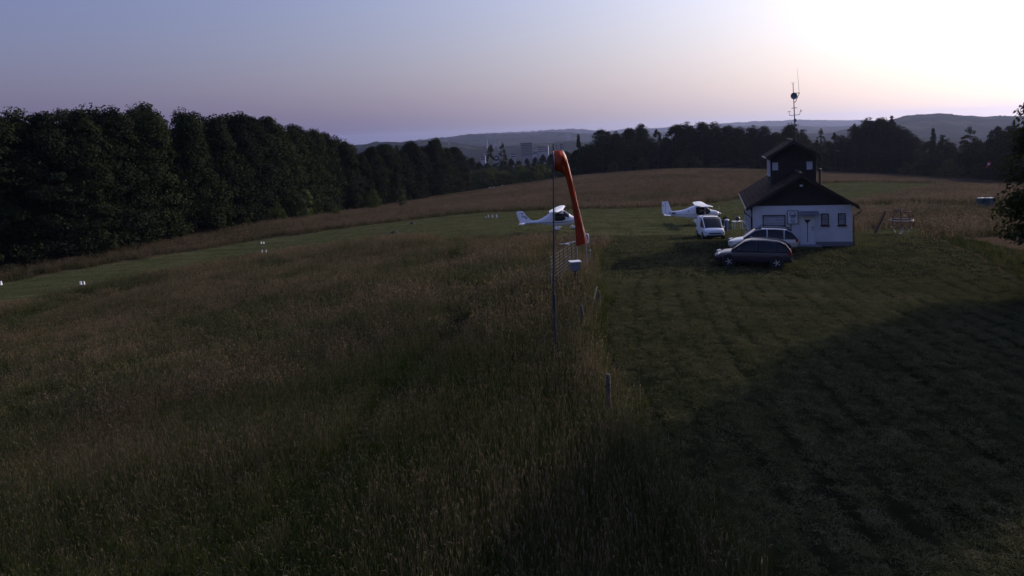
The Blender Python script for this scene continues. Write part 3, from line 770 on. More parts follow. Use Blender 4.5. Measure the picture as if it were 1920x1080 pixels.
def tree_kind(seed, height, radius, base, nclus, per, leaf, mats, kind='round', r0=.3, **kw):
    cm, tips, _ = crown('crown', seed, height, radius, base, nclus, per, leaf, mats, kind, **kw)
    return TreeKind(cm, trunk_mesh('trunk', seed, height, r0, tips), height, radius)
def plant(kind, name, loc, height, label, cat, group=None, wide=1.0, rz=None):
    s = height / kind.h
    root = empty(name, loc, random.uniform(0, 6.28) if rz is None else rz, label, cat, group)
    root.scale = (s * wide, s * wide, s)
    for nm, me in (('trunk', kind.t), ('crown', kind.c)):
        c = link(bpy.data.objects.new(nm, me)); c.parent = root
    return root
random.seed(4)
EDGE = [tree_kind(10 + k, 18, 4.9 + .4 * (k % 3), .4, 270, 120, .36, [M['leaf_beech']], 'edge', .32) for k in range(6)]
ROUND = [tree_kind(30 + k, 16, 4.8, .9, 190, 85, .42, [M['leaf_oak']], 'round', .3) for k in range(4)]
RAGGED = [tree_kind(80 + k, 18, 4.5 + .4 * (k % 2), .4, 230, 75, .34, [M['leaf_oak']], 'edge', .3, ragged=1.0) for k in range(5)]
LOOSE = [tree_kind(40 + k, 16, 3.6, 3.0, 70, 60, .42, [M['leaf_oak']], 'tall', .22, fill=.05) for k in range(3)]
SPRUCE = [tree_kind(50 + k, 16, 3.0, .8, 190, 55, .36, [M['leaf_spruce']], 'spruce', .22, droop=.9) for k in range(2)]
BUSH = [tree_kind(60 + k, 4, 2.6, .1, 70, 70, .22, [M['leaf_bush']], 'bush', .07) for k in range(3)]
ELDER = [tree_kind(70 + k, 5, 2.2, .2, 80, 80, .22, [M['leaf_bush'], M['blossom']], 'bush', .08, blossom=.28) for k in range(2)]

def skyline(px, tab): return float(np.interp(px, [p[0] for p in tab], [p[1] for p in tab]))
# --- the wood on the left: its front row, tree by tree along the edge of the field
L_TOP = [(-260, 214), (-60, 214), (0, 214), (30, 226), (70, 213), (110, 220), (170, 212), (200, 222), (270, 207), (310, 214), (350, 211), (400, 232), (450, 229), (500, 233), (560, 240), (600, 252),
         (640, 264), (690, 290), (720, 284), (750, 278), (790, 278), (820, 271), (855, 274), (880, 296), (920, 318)]
L_BASE = [(-260, 566, 74), (0, 509, 84), (200, 479, 92), (480, 427, 118), (640, 402, 160), (780, 380, 198), (890, 363, 240)]
bp_ = [at(*b) for b in L_BASE]
seg = [0]
for a, b in zip(bp_[:-1], bp_[1:]): seg.append(seg[-1] + (b - a).xy.length)
def edge_pt(s):
    k = min(max(np.searchsorted(seg, s) - 1, 0), len(bp_) - 2); t = (s - seg[k]) / (seg[k + 1] - seg[k])
    return bp_[k].lerp(bp_[k + 1], t), (bp_[k + 1] - bp_[k]).xy.normalized()
def px_of(p):
    q = CAM_M.to_3x3().transposed() @ (Vector(p) - Vector((0, 0, CAM_H)))
    return CX + F * q.x / -q.z, CY - F * q.y / -q.z
s = 2.0; n = 0; front = []
while s < seg[-1]:
    p, d = edge_pt(s); nrm_ = Vector((-d.y, d.x))
    front.append((s, p, nrm_)); s += random.uniform(5.2, 7.0)
vis = 0
for i, (s, p, nv) in enumerate(front):
    off = 4.0 + random.uniform(-.6, 1.0)
    q = Vector((p.x + nv.x * off, p.y + nv.y * off, 0)); q.z = hz(q.x, q.y) - .1
    px, py = px_of(q)
    top = at(px, skyline(px, L_TOP) + random.uniform(-9, 9), q.y).z
    h = max(top - q.z, 6)
    if px > -40:
        lab = f'{ORD[vis]} tall dark broadleaf tree from the left along the field edge of the left wood'; vis += 1
    else: lab = 'dark broadleaf tree of the left wood standing just outside the left picture edge'
    plant(EDGE[(i * 5 + i // 3) % 6], 'broadleaf_tree', q, h, lab, 'tree', 'broadleaf trees in the front row of the left wood', wide=random.uniform(.88, 1.1) * 18 / max(h, 10) * (.85 if h < 15 else 1))
# the rows behind, hidden but for their crowns
for row_, off in ((1, 10.5), (2, 17)):
    s = 4.5 * row_
    while s < seg[-1] - 6:
        p, d = edge_pt(s); nv = Vector((-d.y, d.x)); o_ = off + random.uniform(-1.2, 1.2)
        q = Vector((p.x + nv.x * o_, p.y + nv.y * o_, 0)); q.z = hz(q.x, q.y) - .1
        px, py = px_of(q); top = at(px, skyline(px, L_TOP) + random.uniform(-5, 11), q.y).z
        h = max(top - q.z, 6)
        plant(RAGGED[int(s * 7) % 5], 'broadleaf_tree', q, h, 'dark broadleaf tree standing behind the front row of the left wood', 'tree', 'broadleaf trees behind the front row of the left wood', wide=random.uniform(.9, 1.15) * 18 / max(h, 10))
        s += random.uniform(7.5, 9.5)
# blossoming elders and bushes along the wood's foot
for (px, py, hgt, what, lab) in ((574, 413, 5.6, 'elder', 'tall elder bush in pale blossom at the foot of the left wood'), (755, 390, 4.0, 'elder', 'elder bush in pale blossom further along the left wood, before the dark gap'),
                                 (818, 372, 6.0, 'elder', 'elder bush in pale blossom under the round tree at the wood end'), (628, 408, 2.4, 'bush', 'low round bush alone on the field edge below the left wood'),
                                 (520, 419, 3.6, 'bush', 'bush at the wood foot left of the tall blossoming elder'), (700, 395, 4.5, 'bush', 'green bush at the wood foot between two blossoming elders'), (455, 430, 3.2, 'bush', 'low bush hugging the wood foot above the runway markers')):
    g = ground(px, py)
    plant((ELDER if what == 'elder' else BUSH)[int(px) % 2], 'elder_bush' if what == 'elder' else 'bush', g - Vector((0, 0, .1)), hgt, lab, 'bush', 'bushes at the foot of the left wood', wide=.62)
# --- hedge of light bushes and young trees behind the white bales
k = 0
for px in list(range(885, 1100, 13)):
    Y = 268 + random.uniform(-4, 10) - (px - 885) * .12; top = 322 + random.uniform(-10, 8) - (px - 890) * .03; 
    b = at(px, 350 - (px - 885) * .09, Y); x, y = b.x, b.y; z = hz(x, y)
    h = max(at(px, top, Y).z - z, 2.2)
    plant(BUSH[k % 3], 'bush', (x, y, z - .2), h, f'{ORD[k]} leafy bush from the left in the hedge behind the white bales', 'bush', 'bushes in the hedge behind the white bales', wide=random.uniform(.7, 1.05)); k += 1
M_TOP = [(860, 292), (890, 300), (920, 304), (945, 300), (985, 298), (1010, 292), (1040, 284), (1060, 282), (1080, 280), (1100, 276)]
k = 0
for px in list(range(868, 1095, 15)):
    Y = 318 + random.uniform(-12, 14); t_ = at(px, skyline(px, M_TOP) + random.uniform(-3, 5), Y); z = hz(t_.x, t_.y)
    plant(ROUND[k % 4], 'woodland_tree', (t_.x, t_.y, z - .2), t_.z - z, f'{ORD[k]} dark round tree from the left in the dip behind the hedge', 'tree', 'dark trees in the dip behind the hedge', wide=random.uniform(.7, .95)); k += 1
for px, top, lab in ((919, 272, 'slender loose-crowned tree standing above the dip, left of the pair'), (942, 270, 'slender loose-crowned tree standing above the dip, right and darker of the pair')):
    Y = 300; t_ = at(px, top, Y); z = hz(t_.x, t_.y)
    plant(LOOSE[px % 3], 'slender_tree', (t_.x, t_.y, z - .2), t_.z - z, lab, 'tree', 'pair of slender trees above the dip', wide=.52)
# --- the wood across the field, from the windsock to the right edge
R_TOP = [(1072, 282), (1084, 282), (1094, 284), (1110, 268), (1125, 248), (1140, 242), (1156, 252), (1170, 250), (1190, 233), (1205, 240), (1215, 262), (1232, 262), (1246, 258), (1262, 240), (1290, 228), (1310, 234), (1345, 236), (1370, 241), (1400, 239),
         (1430, 241), (1455, 248), (1478, 236), (1500, 246), (1520, 264), (1540, 270), (1552, 268), (1566, 266), (1580, 258), (1595, 242), (1625, 224), (1650, 226), (1672, 234), (1690, 240), (1705, 250), (1725, 264), (1748, 268), (1762, 268), (1790, 268), (1822, 266), (1836, 266), (1862, 258), (1900, 240), (2100, 220)]
R_BASE = [(1070, 334, 232), (1300, 322, 244), (1430, 322, 246), (1600, 330, 236), (1700, 338, 222), (1860, 356, 178), (1960, 372, 160)]
def rbase(px): return skyline(px, [(b[0], b[1]) for b in R_BASE]), skyline(px, [(b[0], b[2]) for b in R_BASE])
k = 0; px = 1082
while px < 1960:
    py, Y = rbase(px); Y += random.uniform(3, 9)
    t_ = at(px, skyline(px, R_TOP) + random.uniform(-2, 3), Y); z = hz(t_.x, t_.y)
    con = loose = False
    kd = SPRUCE[k % 2] if con else LOOSE[k % 3] if loose else RAGGED[(k * 3) % 5] if k % 4 else ROUND[k % 4]
    nm = 'conifer_tree' if con else 'woodland_tree'
    lab = f'{ORD[k]} {"pointed conifer" if con else "thin see-through tree" if loose else "dark broadleaf tree"} from the left in the front of the wood across the field'
    plant(kd, nm, (t_.x, t_.y, z - .2), t_.z - z, lab, 'tree', 'trees in the front of the wood across the field', wide=random.uniform(.85, 1.15) * (1.25 if not (con or loose) else .8))
    k += 1; px += random.uniform(19, 27)
for j, (px, top, con, w_) in enumerate(((1084, 252, 1, .8), (1672, 222, 1, .8), (1750, 241, 1, .8), (1602, 236, 1, .75), (1232, 243, 0, .7), (1503, 240, 0, .8), (1540, 243, 0, .55), (1566, 249, 0, .6), (1769, 250, 0, .6), (1820, 240, 0, .8), (1868, 238, 0, .9), (1100, 268, 0, .6))):
    Y = rbase(px)[1] + 2; t_ = at(px, top, Y); z = hz(t_.x, t_.y)
    lab = f'{["slender see-through tree", "pointed conifer"][con]} rising above the wood across the field, {ORD[sum(1 for q in (1084, 1100, 1232, 1503, 1540, 1566, 1602, 1672, 1750, 1769, 1820, 1868) if q < px)]} of those from the left'
    plant(SPRUCE[j % 2] if con else LOOSE[j % 3], 'conifer_tree' if con else 'slender_tree', (t_.x, t_.y, z - .2), t_.z - z, lab, 'tree', 'tall trees rising above the wood across the field', wide=w_)
px = 1100
while px < 1930:
    py, Y = rbase(px); Y += random.uniform(16, 34)
    t_ = at(px, skyline(px, R_TOP) + random.uniform(2, 14), Y); z = hz(t_.x, t_.y)
    plant(RAGGED[int(px) % 5], 'woodland_tree', (t_.x, t_.y, z - .2), t_.z - z, 'dark broadleaf tree standing behind the front of the wood across the field', 'tree', 'trees behind the front of the wood across the field', wide=random.uniform(.85, 1.05))
    px += random.uniform(17, 26)
k = 0
for px, py, h in ((1288, 323, 6.5), (1306, 322, 4.5), (1276, 323, 5.0), (1205, 326, 4.5), (1150, 329, 4), (1340, 322, 3.6), (1700, 343, 4.2), (1725, 346, 5.5), (1752, 348, 4.5), (1780, 349, 5.2), (1808, 350, 4.2), (1838, 353, 4.8)):
    g = ground(px, py)
    Y = rbase(px)[1]; g = at(px, rbase(px)[0], Y); g.z = hz(g.x, g.y)
    plant(BUSH[k % 3], 'bush', g - Vector((0, 0, .1)), h, f'{ORD[k]} bush in order of planting at the foot of the wood across the field' if False else f'leafy bush at the foot of the far wood, {ORD[k if k < 6 else k - 6]} of those {"left" if px < 1400 else "right"} of the clubhouse', 'bush', 'bushes at the foot of the wood across the field', wide=.8); k += 1
# --- the big maple at the right edge and the trees beside it that throw the evening shade
MAPLE = tree_kind(90, 15, 5.0, 1.7, 950, 125, .23, [M['leaf_maple']], 'maple', .28)
def treeat(x, y, h, lab, wide, name='maple_tree'):
    z = hz(x, y); return plant(MAPLE, name, (x, y, z - .1), h, lab, 'tree', 'trees along the right edge of the yard', wide=wide, rz=random.uniform(0, 6))
treeat(26.0, 29.0, 13.4, 'large leafy maple hanging into the picture at its right edge', 1.0)
for x, y, h, w_, lab in ((31, 22.5, 11, 1.2, 'leafy maple beside the yard just outside the right picture edge'), (37, 15.5, 11, 1.3, 'leafy maple further down the yard outside the right picture edge'), (36, 27, 12, 1.3, 'leafy maple behind the large one outside the right picture edge'), (36.5, 33, 11, 1.2, 'leafy maple furthest from the viewer outside the right picture edge'), (43, 9, 12, 1.4, 'leafy maple nearest the viewer outside the right picture edge')):
    treeat(x, y, h, lab, w_)

# ------------------------------------------------------------------ lettering
def text_mesh(name, s, size, material, parent, loc, rot, depth=.006, bold=0.0):
    cu = bpy.data.curves.new(name, 'FONT'); cu.body = s; cu.size = size; cu.extrude = depth; cu.offset = bold
    cu.align_x = 'CENTER'; cu.align_y = 'CENTER'; cu.resolution_u = 3
    to = bpy.data.objects.new(name, cu); link(to)
    dg = C.evaluated_depsgraph_get(); me = bpy.data.meshes.new_from_object(to.evaluated_get(dg))
    bpy.data.objects.remove(to); me.materials.clear(); me.materials.append(material); me.name = name
    o = link(bpy.data.objects.new(name, me)); o.parent = parent; o.location = loc; o.rotation_euler = rot
    return o

# ------------------------------------------------------------------ clubhouse with tower
YAW = R(-15)
W_, D_, HW = 6.1, 10.2, 2.62
hp = at(1412, 457, 48.3); HB = hz(hp.x, hp.y)
house = empty('clubhouse', (hp.x, hp.y, min(HB, -.95)), YAW, 'small white clubhouse with dark timber gable, tiled roof and stubby dark tower', 'building')
HM = Matrix.Translation(house.location) @ Matrix.Rotation(YAW, 4, 'Z'); HI = HM.inverted()
RISE = 1.95; SL = math.atan2(RISE, W_ / 2)
mb = MB(); mb.box((W_ / 2, D_ / 2, HW / 2 - .4), (W_, D_, HW + .8)); mb.build('wall', M['plaster'], house)
mb = MB(); mb.box((W_ / 2, D_ / 2, -.25), (W_ + .05, D_ + .05, .9)); mb.build('plinth', M['box_grey'], house)
def gable(y0, y1):
    return MB().prism([(-.02, HW - .02), (W_ + .02, HW - .02), (W_ + .02, HW + .04), (W_ / 2, HW + RISE - .02), (-.02, HW + .04)], y0, y1)
gable(-.03, .12).build('gable', M['timber'], house); gable(D_ - .12, D_ + .03).build('gable', M['timber'], house)
def roof(parent, xc, hw, z_eave_wall, rise, y0, y1, over_e, over_g, th=.10, name='roof'):
    mb = MB(); sl = math.atan2(rise, hw); ridge = z_eave_wall + rise
    for sgn in (-1, 1):
        ex = hw + over_e; ez = ridge - ex * math.tan(sl)
        nx, nz = math.sin(sl) * sgn, math.cos(sl)
        prof = [(xc, ridge), (xc + sgn * ex, ez), (xc + sgn * ex + nx * th, ez + nz * th), (xc, ridge + th / math.cos(sl))]
        mb.prism(prof, y0 - over_g, y1 + over_g)
    o = mb.build(name, M['tiles'], parent)
    uv = o.data.uv_layers.new(name='UVMap')
    for lp in o.data.loops:
        v = o.data.vertices[lp.vertex_index].co
        uv.data[lp.index].uv = (v.y, math.hypot(v.x - xc, v.z - ridge))
    # barge boards at both ends, ridge tiles
    for yy in (y0 - over_g - .02, y1 + over_g + .02):
        fb = MB()
        for sgn in (-1, 1):
            ex = hw + over_e; ez = ridge - ex * math.tan(sl)
            fb.prism([(xc, ridge + th + .03), (xc + sgn * ex, ez + th + .03), (xc + sgn * ex, ez - .10), (xc, ridge - .12)], yy - .018, yy + .018)
        fb.build('barge_board', M['frame_dark'], parent)
    rb = MB(); n = int((y1 - y0 + 2 * over_g) / .35)
    for k in range(n):
        ya = y0 - over_g + k * .35
        rb.tube([(xc, ya, ridge + th + .01), (xc, ya + .36, ridge + th + .025)], [.11, .095], 8)
    rb.build('ridge_tiles', M['tiles_plain'], parent)
    for sgn in (-1, 1):
        ex = hw + over_e + .05; ez = ridge - ex * math.tan(sl) + .02
        MB().tube([(xc + sgn * ex, y0 - over_g, ez), (xc + sgn * ex, y1 + over_g, ez)], .055, 8).build('gutter', M['gutter'], parent, smooth_=True)
    return ridge
M['tiles_plain'] = mat('dark_ridge_tile', (.04, .026, .02), .8, noise=.3)
M['gutter'] = mat('zinc_gutter', (.10, .095, .10), .45, metal=.5)
roof(house, W_ / 2, W_ / 2, HW + .04, RISE - .04, 0, D_, .36, .42)
for x0, sg in ((-.06, -1), (W_ + .06, 1)):
    MB().tube([(x0 + sg * .46, -.25, 2.33), (x0 + sg * .44, -.15, 2.15), (x0 + sg * .02, -.05, 1.85), (x0 + sg * .02, -.05, -.3)], .04, 8).build('downpipe', M['frame_dark'], house, smooth_=True)
# tower
tl = HI @ at(1443, 322, 51.6); tr = HI @ at(1526, 320, 51.0)
TX0, TX1 = tl.x, tr.x; TY0, TY1 = 2.9, 5.6; TZ1 = 5.75; TC = (TX0 + TX1) / 2; TWD = TX1 - TX0
MB().box((TC, (TY0 + TY1) / 2, (2.7 + TZ1) / 2), (TWD, TY1 - TY0, TZ1 - 2.7)).build('tower_wall', M['timber'], house)
for yy in ((TY0 - .02, TY0 + .1), (TY1 - .1, TY1 + .02)):
    MB().prism([(TX0 - .01, TZ1 - .01), (TX1 + .01, TZ1 - .01), (TC, TZ1 + .93)], *yy).build('gable', M['timber'], house)
TR = roof(house, TC, TWD / 2, TZ1 + .03, .90, TY0, TY1, .26, .42, .09, 'tower_roof')
M['pale_pane'] = mat('pale_window_pane', (.42, .42, .47), .35, noise=.12, nscale=3)  # pale grey, slightly mottled, for the tower panes
def window(parent, c, w, h, axis='X', pane='glass', fr='frame_white', bars=0, sill=True, fw=.06):
    """axis X: lies in a wall facing -y; axis Y: lies in a wall facing -x"""
    mb = MB()
    def bx(u, z, du, dz, d, off, m=mb):
        if axis == 'X': m.box((c[0] + u, c[1] - off, c[2] + z), (du, d, dz))
        else: m.box((c[0] - off, c[1] + u, c[2] + z), (d, du, dz))
    bx(-w / 2 + fw / 2, 0, fw, h, .06, .02); bx(w / 2 - fw / 2, 0, fw, h, .06, .02)
    bx(0, h / 2 - fw / 2, w - 2 * fw, fw, .056, .02); bx(0, -h / 2 + fw / 2, w - 2 * fw, fw, .056, .02)
    for k in range(bars): bx(-w / 2 + w * (k + 1) / (bars + 1), 0, .05, h - 2 * fw, .05, .02)
    o = mb.build('window', M[fr], parent)
    pm = MB(); bx(0, 0, w - 2 * fw + .01, h - 2 * fw + .01, .02, .012, pm); pm.build('pane', M[pane], o)
    if sill:
        sm = MB(); bx(0, -h / 2 - .03, w + .12, .05, .16, .05, sm); sm.build('sill', M['frame_dark'], o)
    return o
window(house, (TX0 + .30, TY0, 5.02), .46, .62, 'X', 'pale_pane', 'frame_dark', sill=False, fw=.04)
window(house, (TX1 - .42, TY0, 5.02), .46, .62, 'X', 'pale_pane', 'frame_dark', sill=False, fw=.04)
window(house, (TX0, TY0 + .75, 4.85), 1.0, 1.1, 'Y', 'pale_pane', 'frame_white', 1, fw=.08)
window(house, (TX0, TY0 + 1.95, 4.85), 1.0, 1.1, 'Y', 'pale_pane', 'frame_white', 1, fw=.08)
# left side: dark boarding with white framed windows
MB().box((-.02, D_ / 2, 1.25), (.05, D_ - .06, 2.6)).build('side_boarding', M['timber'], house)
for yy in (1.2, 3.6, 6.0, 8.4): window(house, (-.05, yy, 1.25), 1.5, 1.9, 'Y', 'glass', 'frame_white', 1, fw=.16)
# front
sh = MB().box((1.34, -.012, 1.25), (1.30, .03, 1.36)).build('roller_shutter', M['shutter'], house)
fr = MB(); fr.box((.66, -.025, 1.25), (.06, .06, 1.42)); fr.box((2.02, -.025, 1.25), (.06, .06, 1.42)); fr.box((1.34, -.028, 1.96), (1.42, .065, .06)); fr.build('frame', M['frame_dark'], sh)
MB().box((1.34, -.05, .54), (1.46, .12, .05)).build('sill', M['frame_white'], sh)
for xc_ in (4.47, 5.48): window(house, (xc_, -.01, 1.66), .46, .78, 'X', 'panel_grey', 'frame_dark', fw=.05)
door = MB().box((3.40, -.015, .96), (.80, .035, 1.98)).build('door', M['door_white'] if 'door_white' in M else M['frame_white'], house)
df = MB(); df.box((2.955, -.03, 1.0), (.08, .06, 2.08)); df.box((3.845, -.03, 1.0), (.08, .06, 2.08)); df.box((3.40, -.032, 2.0), (.82, .064, .08)); df.build('frame', M['plaster'], door)
tp = MB(); tp.prism([(3.19, 1.66), (3.61, 1.66), (3.40, 1.38)], -.045, -.034); tp.box((3.40, -.04, .80), (.035, .012, 1.2)); tp.build('pane', M['black'], door)
MB().ring((3.80, -.10, 1.08), .13, .016, 12, 6, 'Y', a0=R(100), a1=R(260)).build('handle', M['dark_metal'], door)
MB().box((3.40, -.4, -.22), (1.5, .8, .5)).build('step', M['box_grey'], house)
aw = MB(); aw.prism([(0, 0), (.72, -.16), (.72, -.13), (0, .04)], 2.78, 4.05)
aw.v = [(y, -x, z + 2.18) for x, y, z in aw.v]
aw = aw.build('door_canopy', M['box_grey'], house)
MB().box((2.55, -.03, 1.52), (.05, .06, .16)).build('lamp', M['black'], house, loc=(-.16, 0, -.25))
lp = MB().box((W_ / 2, -.12, HW + 1.28), (.16, .18, .11)).build('gable_lamp', M['frame_white'], house)
MB().tube([(W_ / 2, -.10, HW + 1.16), (W_ / 2, -.22, HW + 1.10)], .06, 10).build('lens', M['glass'], lp)
ch = MB(); ch.lathe([(.075, 3.2), (.075, 4.55), (.11, 4.56), (.11, 4.68), (.03, 4.74)], (TX1 + .42, 4.2, 0), 12); ch.build('flue_pipe', M['dark_metal'], house, smooth_=True)
# the club board on the wall
bd = MB().box((0, 0, 0), (.62, .03, .86)).build('club_board', M['frame_white'], loc=HM @ Vector((2.50, -.05, 1.83)), rot=(0, 0, YAW))
tag(bd, 'framed club board with a round emblem hung left of the white door', 'sign')
e = MB()
for z, x, w in ((.43, 0, .66), (-.43, 0, .66)): e.box((0, -.01, z), (.68, .05, .03))
for x in (-.325, .325): e.box((x, -.01, 0), (.03, .05, .84))
e.build('frame', M['frame_dark'], bd)
e = MB(); e.ring((0, -.02, .17), .19, .014, 24, 4, 'Y'); e.ring((0, -.02, .17), .12, .010, 20, 4, 'Y', a0=R(200), a1=R(340)); e.ring((0, -.02, .30), .13, .012, 16, 4, 'Y', a0=R(200), a1=R(340))
e.prism([(-.20, .12), (.20, .15), (.20, .12), (0, .08)], -.03, -.018); e.ring((0, -.02, -.12), .16, .012, 16, 4, 'Y', a0=R(30), a1=R(150)); e.ring((0, -.02, -.20), .10, .010, 16, 4, 'Y', a0=R(10), a1=R(170)); 
for k in range(3): e.box((0, -.018, -.20 - .07 * k), (.34 - .06 * k, .008, .022))
e.build('emblem', M['mark'], bd)
# aerial mast on the tower ridge
mz = TR + .05
mast = empty('aerial_mast', HM @ Vector((TC + .32, TY0 + 1.2, mz - .10)), 0, 'tall thin aerial mast with round dish and whip aerial on the tower ridge', 'mast')
mast.rotation_euler = (0, R(-1.6), 0)
mb = MB(); mb.tube([(0, 0, -.2), (0, 0, 2.2), (0, 0, 4.1)], [.045, .035, .02], 8); mb.build('pole', M['dark_metal'], mast)
d = MB(); d.lathe([(.005, .03), (.10, .02), (.19, -.02), (.235, -.06), (.24, -.055), (.19, -.005), (.10, .04), (.005, .05)], (0, 0, 0), 24, axis='Y'); d.build('dish', M['box_grey'], mast, loc=(-.03, -.10, 3.22), smooth_=True)
b = MB(); b.bar((0, 0, 3.40), (.42, 0, 3.42), .022); b.bar((0, 0, 2.78), (.12, 0, 2.80), .022); b.bar((.12, 0, 2.80), (.42, 0, 3.42), .022); b.build('bracket', M['dark_metal'], mast)
MB().tube([(.40, 0, 3.42), (.37, 0, 4.3), (.33, 0, 5.15)], [.013, .010, .006], 6).build('whip_aerial', M['metal'], mast)
b = MB(); b.bar((-.18, 0, 2.38), (.20, 0, 2.40), .02); b.build('crossbar', M['dark_metal'], mast)
b = MB(); b.tube([(-.36, 0, 1.98), (-.34, 0, 1.88), (.36, 0, 1.90), (.40, 0, 2.0)], .02, 6); b.bar((-.36, 0, 1.95), (-.36, 0, 2.12), .012); b.bar((.40, 0, 1.95), (.40, 0, 2.12), .012); b.build('crossbar', M['dark_metal'], mast)
a = MB(); a.bar((-.46, 0, 2.16), (-.28, 0, 2.16), .015)
for k in range(3):
    t = k * 2.094; a.lathe([(.005, -.03), (.035, 0), (.03, .01), (.005, .0)], (-.36 + .08 * math.cos(t), .08 * math.sin(t), 2.16), 8)
a.build('wind_cups', M['black'], mast)
MB().box((.47, 0, 2.16), (.05, .03, .17)).build('wind_vane', M['black'], mast)
b = MB(); b.box((.02, -.03, 1.52), (.14, .12, .20)); b.build('junction_box', M['black'], mast)
b = MB(); b.bar((0, 0, 1.18), (.28, 0, 1.18), .022); b.box((.06, 0, 1.18), (.12, .08, .12)); b.box((-.08, 0, 1.06), (.09, .07, .12)); b.build('camera_arm', M['black'], mast)
b = MB(); b.lathe([(.03, -.08), (.08, -.03), (.08, .04), (.03, .08)], (0, 0, .72), 10); b.build('clamp', M['dark_metal'], mast)
b = MB()
for k in range(4): b.bar((.0, 0, 3.98), (.12 * math.cos(k * 1.57), .12 * math.sin(k * 1.57), 4.2), .006)
b.build('aerial_tip', M['metal'], mast)

# ------------------------------------------------------------------ aircraft
class Hull:
    def __init__(s, st, n): s.st = st; s.n = n
    def par(s, x):
        xs = [a[0] for a in s.st]
        def ip(k):
            ys = [a[k] for a in s.st]; i = int(np.clip(np.searchsorted(xs, x) - 1, 0, len(xs) - 2))
            t = (x - xs[i]) / (xs[i + 1] - xs[i]); h = xs[i + 1] - xs[i]
            def sl(j):
                if j <= 0 or j >= len(xs) - 1: return (ys[min(j + 1, len(xs) - 1)] - ys[max(j - 1, 0)]) / (xs[min(j + 1, len(xs) - 1)] - xs[max(j - 1, 0)])
                return (ys[j + 1] - ys[j - 1]) / (xs[j + 1] - xs[j - 1])
            m0, m1_ = sl(i) * h, sl(i + 1) * h
            return (2 * t ** 3 - 3 * t * t + 1) * ys[i] + (t ** 3 - 2 * t * t + t) * m0 + (3 * t * t - 2 * t ** 3) * ys[i + 1] + (t ** 3 - t * t) * m1_
        return ip(1), ip(2), ip(3)
    def pt(s, x, a, k=1.0):
        z0, z1, hw = s.par(x); zc, hh = (z0 + z1) / 2, (z1 - z0) / 2
        c, q = math.cos(a), math.sin(a); e = 2 / s.n
        return Vector((x, hw * k * math.copysign(abs(q) ** e, q), zc + hh * k * math.copysign(abs(c) ** e, c)))
    def side(s, x, z, sg, off):
        z0, z1, hw = s.par(x); zc, hh = (z0 + z1) / 2, (z1 - z0) / 2
        r = min(abs((z - zc) / hh), .995)
        return Vector((x, sg * (hw * (1 - r ** s.n) ** (1 / s.n) + off), z))
    def mesh(s, nx=44, na=28):
        xs = np.linspace(s.st[0][0], s.st[-1][0], nx)
        return MB().loft([[s.pt(x, 2 * PI * k / na) for k in range(na)] for x in xs])
    def patch(s, mb, lo, hi, sg, off=.012, nx=12, nz=5):
        """glass or paint on the flank between two x-z polylines"""
        x0, x1 = lo[0][0], lo[-1][0]; V = []; Fq = []
        for i in range(nx + 1):
            x = x0 + (x1 - x0) * i / nx
            a = np.interp(x, [p[0] for p in lo], [p[1] for p in lo]); b = np.interp(x, [p[0] for p in hi], [p[1] for p in hi])
            for j in range(nz + 1): V.append(s.side(x, a + (b - a) * j / nz, sg, off))
        w = nz + 1
        for i in range(nx):
            for j in range(nz): Fq.append((i * w + j, i * w + j + 1, (i + 1) * w + j + 1, (i + 1) * w + j))
        return mb.add(V, Fq)
    def top(s, mb, x0, x1, a0, k=1.015, nx=10, na=14):
        V = []; Fq = []
        for i in range(nx + 1):
            for j in range(na + 1): V.append(s.pt(x0 + (x1 - x0) * i / nx, -a0 + 2 * a0 * j / na, k))
        w = na + 1
        for i in range(nx):
            for j in range(na): Fq.append((i * w + j, i * w + j + 1, (i + 1) * w + j + 1, (i + 1) * w + j))
        return mb.add(V, Fq)
def airfoil(chord, th, n=9):
    up = []; lo = []
    for k in range(n):
        t = k / (n - 1); x = t * t * .5 + t * .5
        y = th * chord * 5 * (.2969 * math.sqrt(x) - .126 * x - .3516 * x * x + .2843 * x ** 3 - .1015 * x ** 4)
        cam_ = .03 * chord * math.sin(PI * x)
        up.append((-x * chord, y + cam_)); lo.append((-x * chord, -y * .55 + cam_))
    return up + lo[-2:0:-1]
def wing_half(sg, le, z, half, c0, c1, th, dih, sweep=0.0, y0=0.0):
    rings = []
    for t in (0, .3, .6, .85, .96, 1.0):
        c = c0 + (c1 - c0) * t; k = 1 if t < .9 else (.9 if t < .99 else .45)
        rings.append([Vector((le - sweep * t + px * k - (1 - k) * c * .3, sg * (y0 + (half - y0) * t), z + (half * t) * math.tan(dih) + pz * k)) for px, pz in airfoil(c, th)])
    return MB().loft(rings)
def wheel(parent, c, r, w, spat=True, name='wheel'):
    o = MB().lathe([(r * .55, -w / 2), (r * .92, -w / 2), (r, -w * .3), (r, w * .3), (r * .92, w / 2), (r * .55, w / 2)], c, 18, axis='Y').build(name, M['rubber'], parent, smooth_=True)
    MB().lathe([(.02, -w * .56), (r * .56, -w * .5), (r * .56, w * .5), (.02, w * .56)], c, 14, axis='Y').build('hub', M['alu'], o, smooth_=True)
    return o
def spat(parent, c, L, w, h):
    rings = []
    for t in np.linspace(0, 1, 12):
        x = L * (.45 - t); k = (math.sin(PI * min(t * 1.5, 1) * .5) if t < .66 else 1 - ((t - .66) / .34) ** 1.6 * .95) 
        k = max(k, .06)
        rings.append([Vector((c[0] + x, c[1] + w / 2 * k * math.cos(a), c[2] + h / 2 * (.35 + .65 * k) * math.sin(a) + .06 * t)) for a in np.linspace(0, 2 * PI, 14, endpoint=False)])
    return MB().loft(rings).build('wheel_spat', M['white_paint'], parent, smooth_=True)
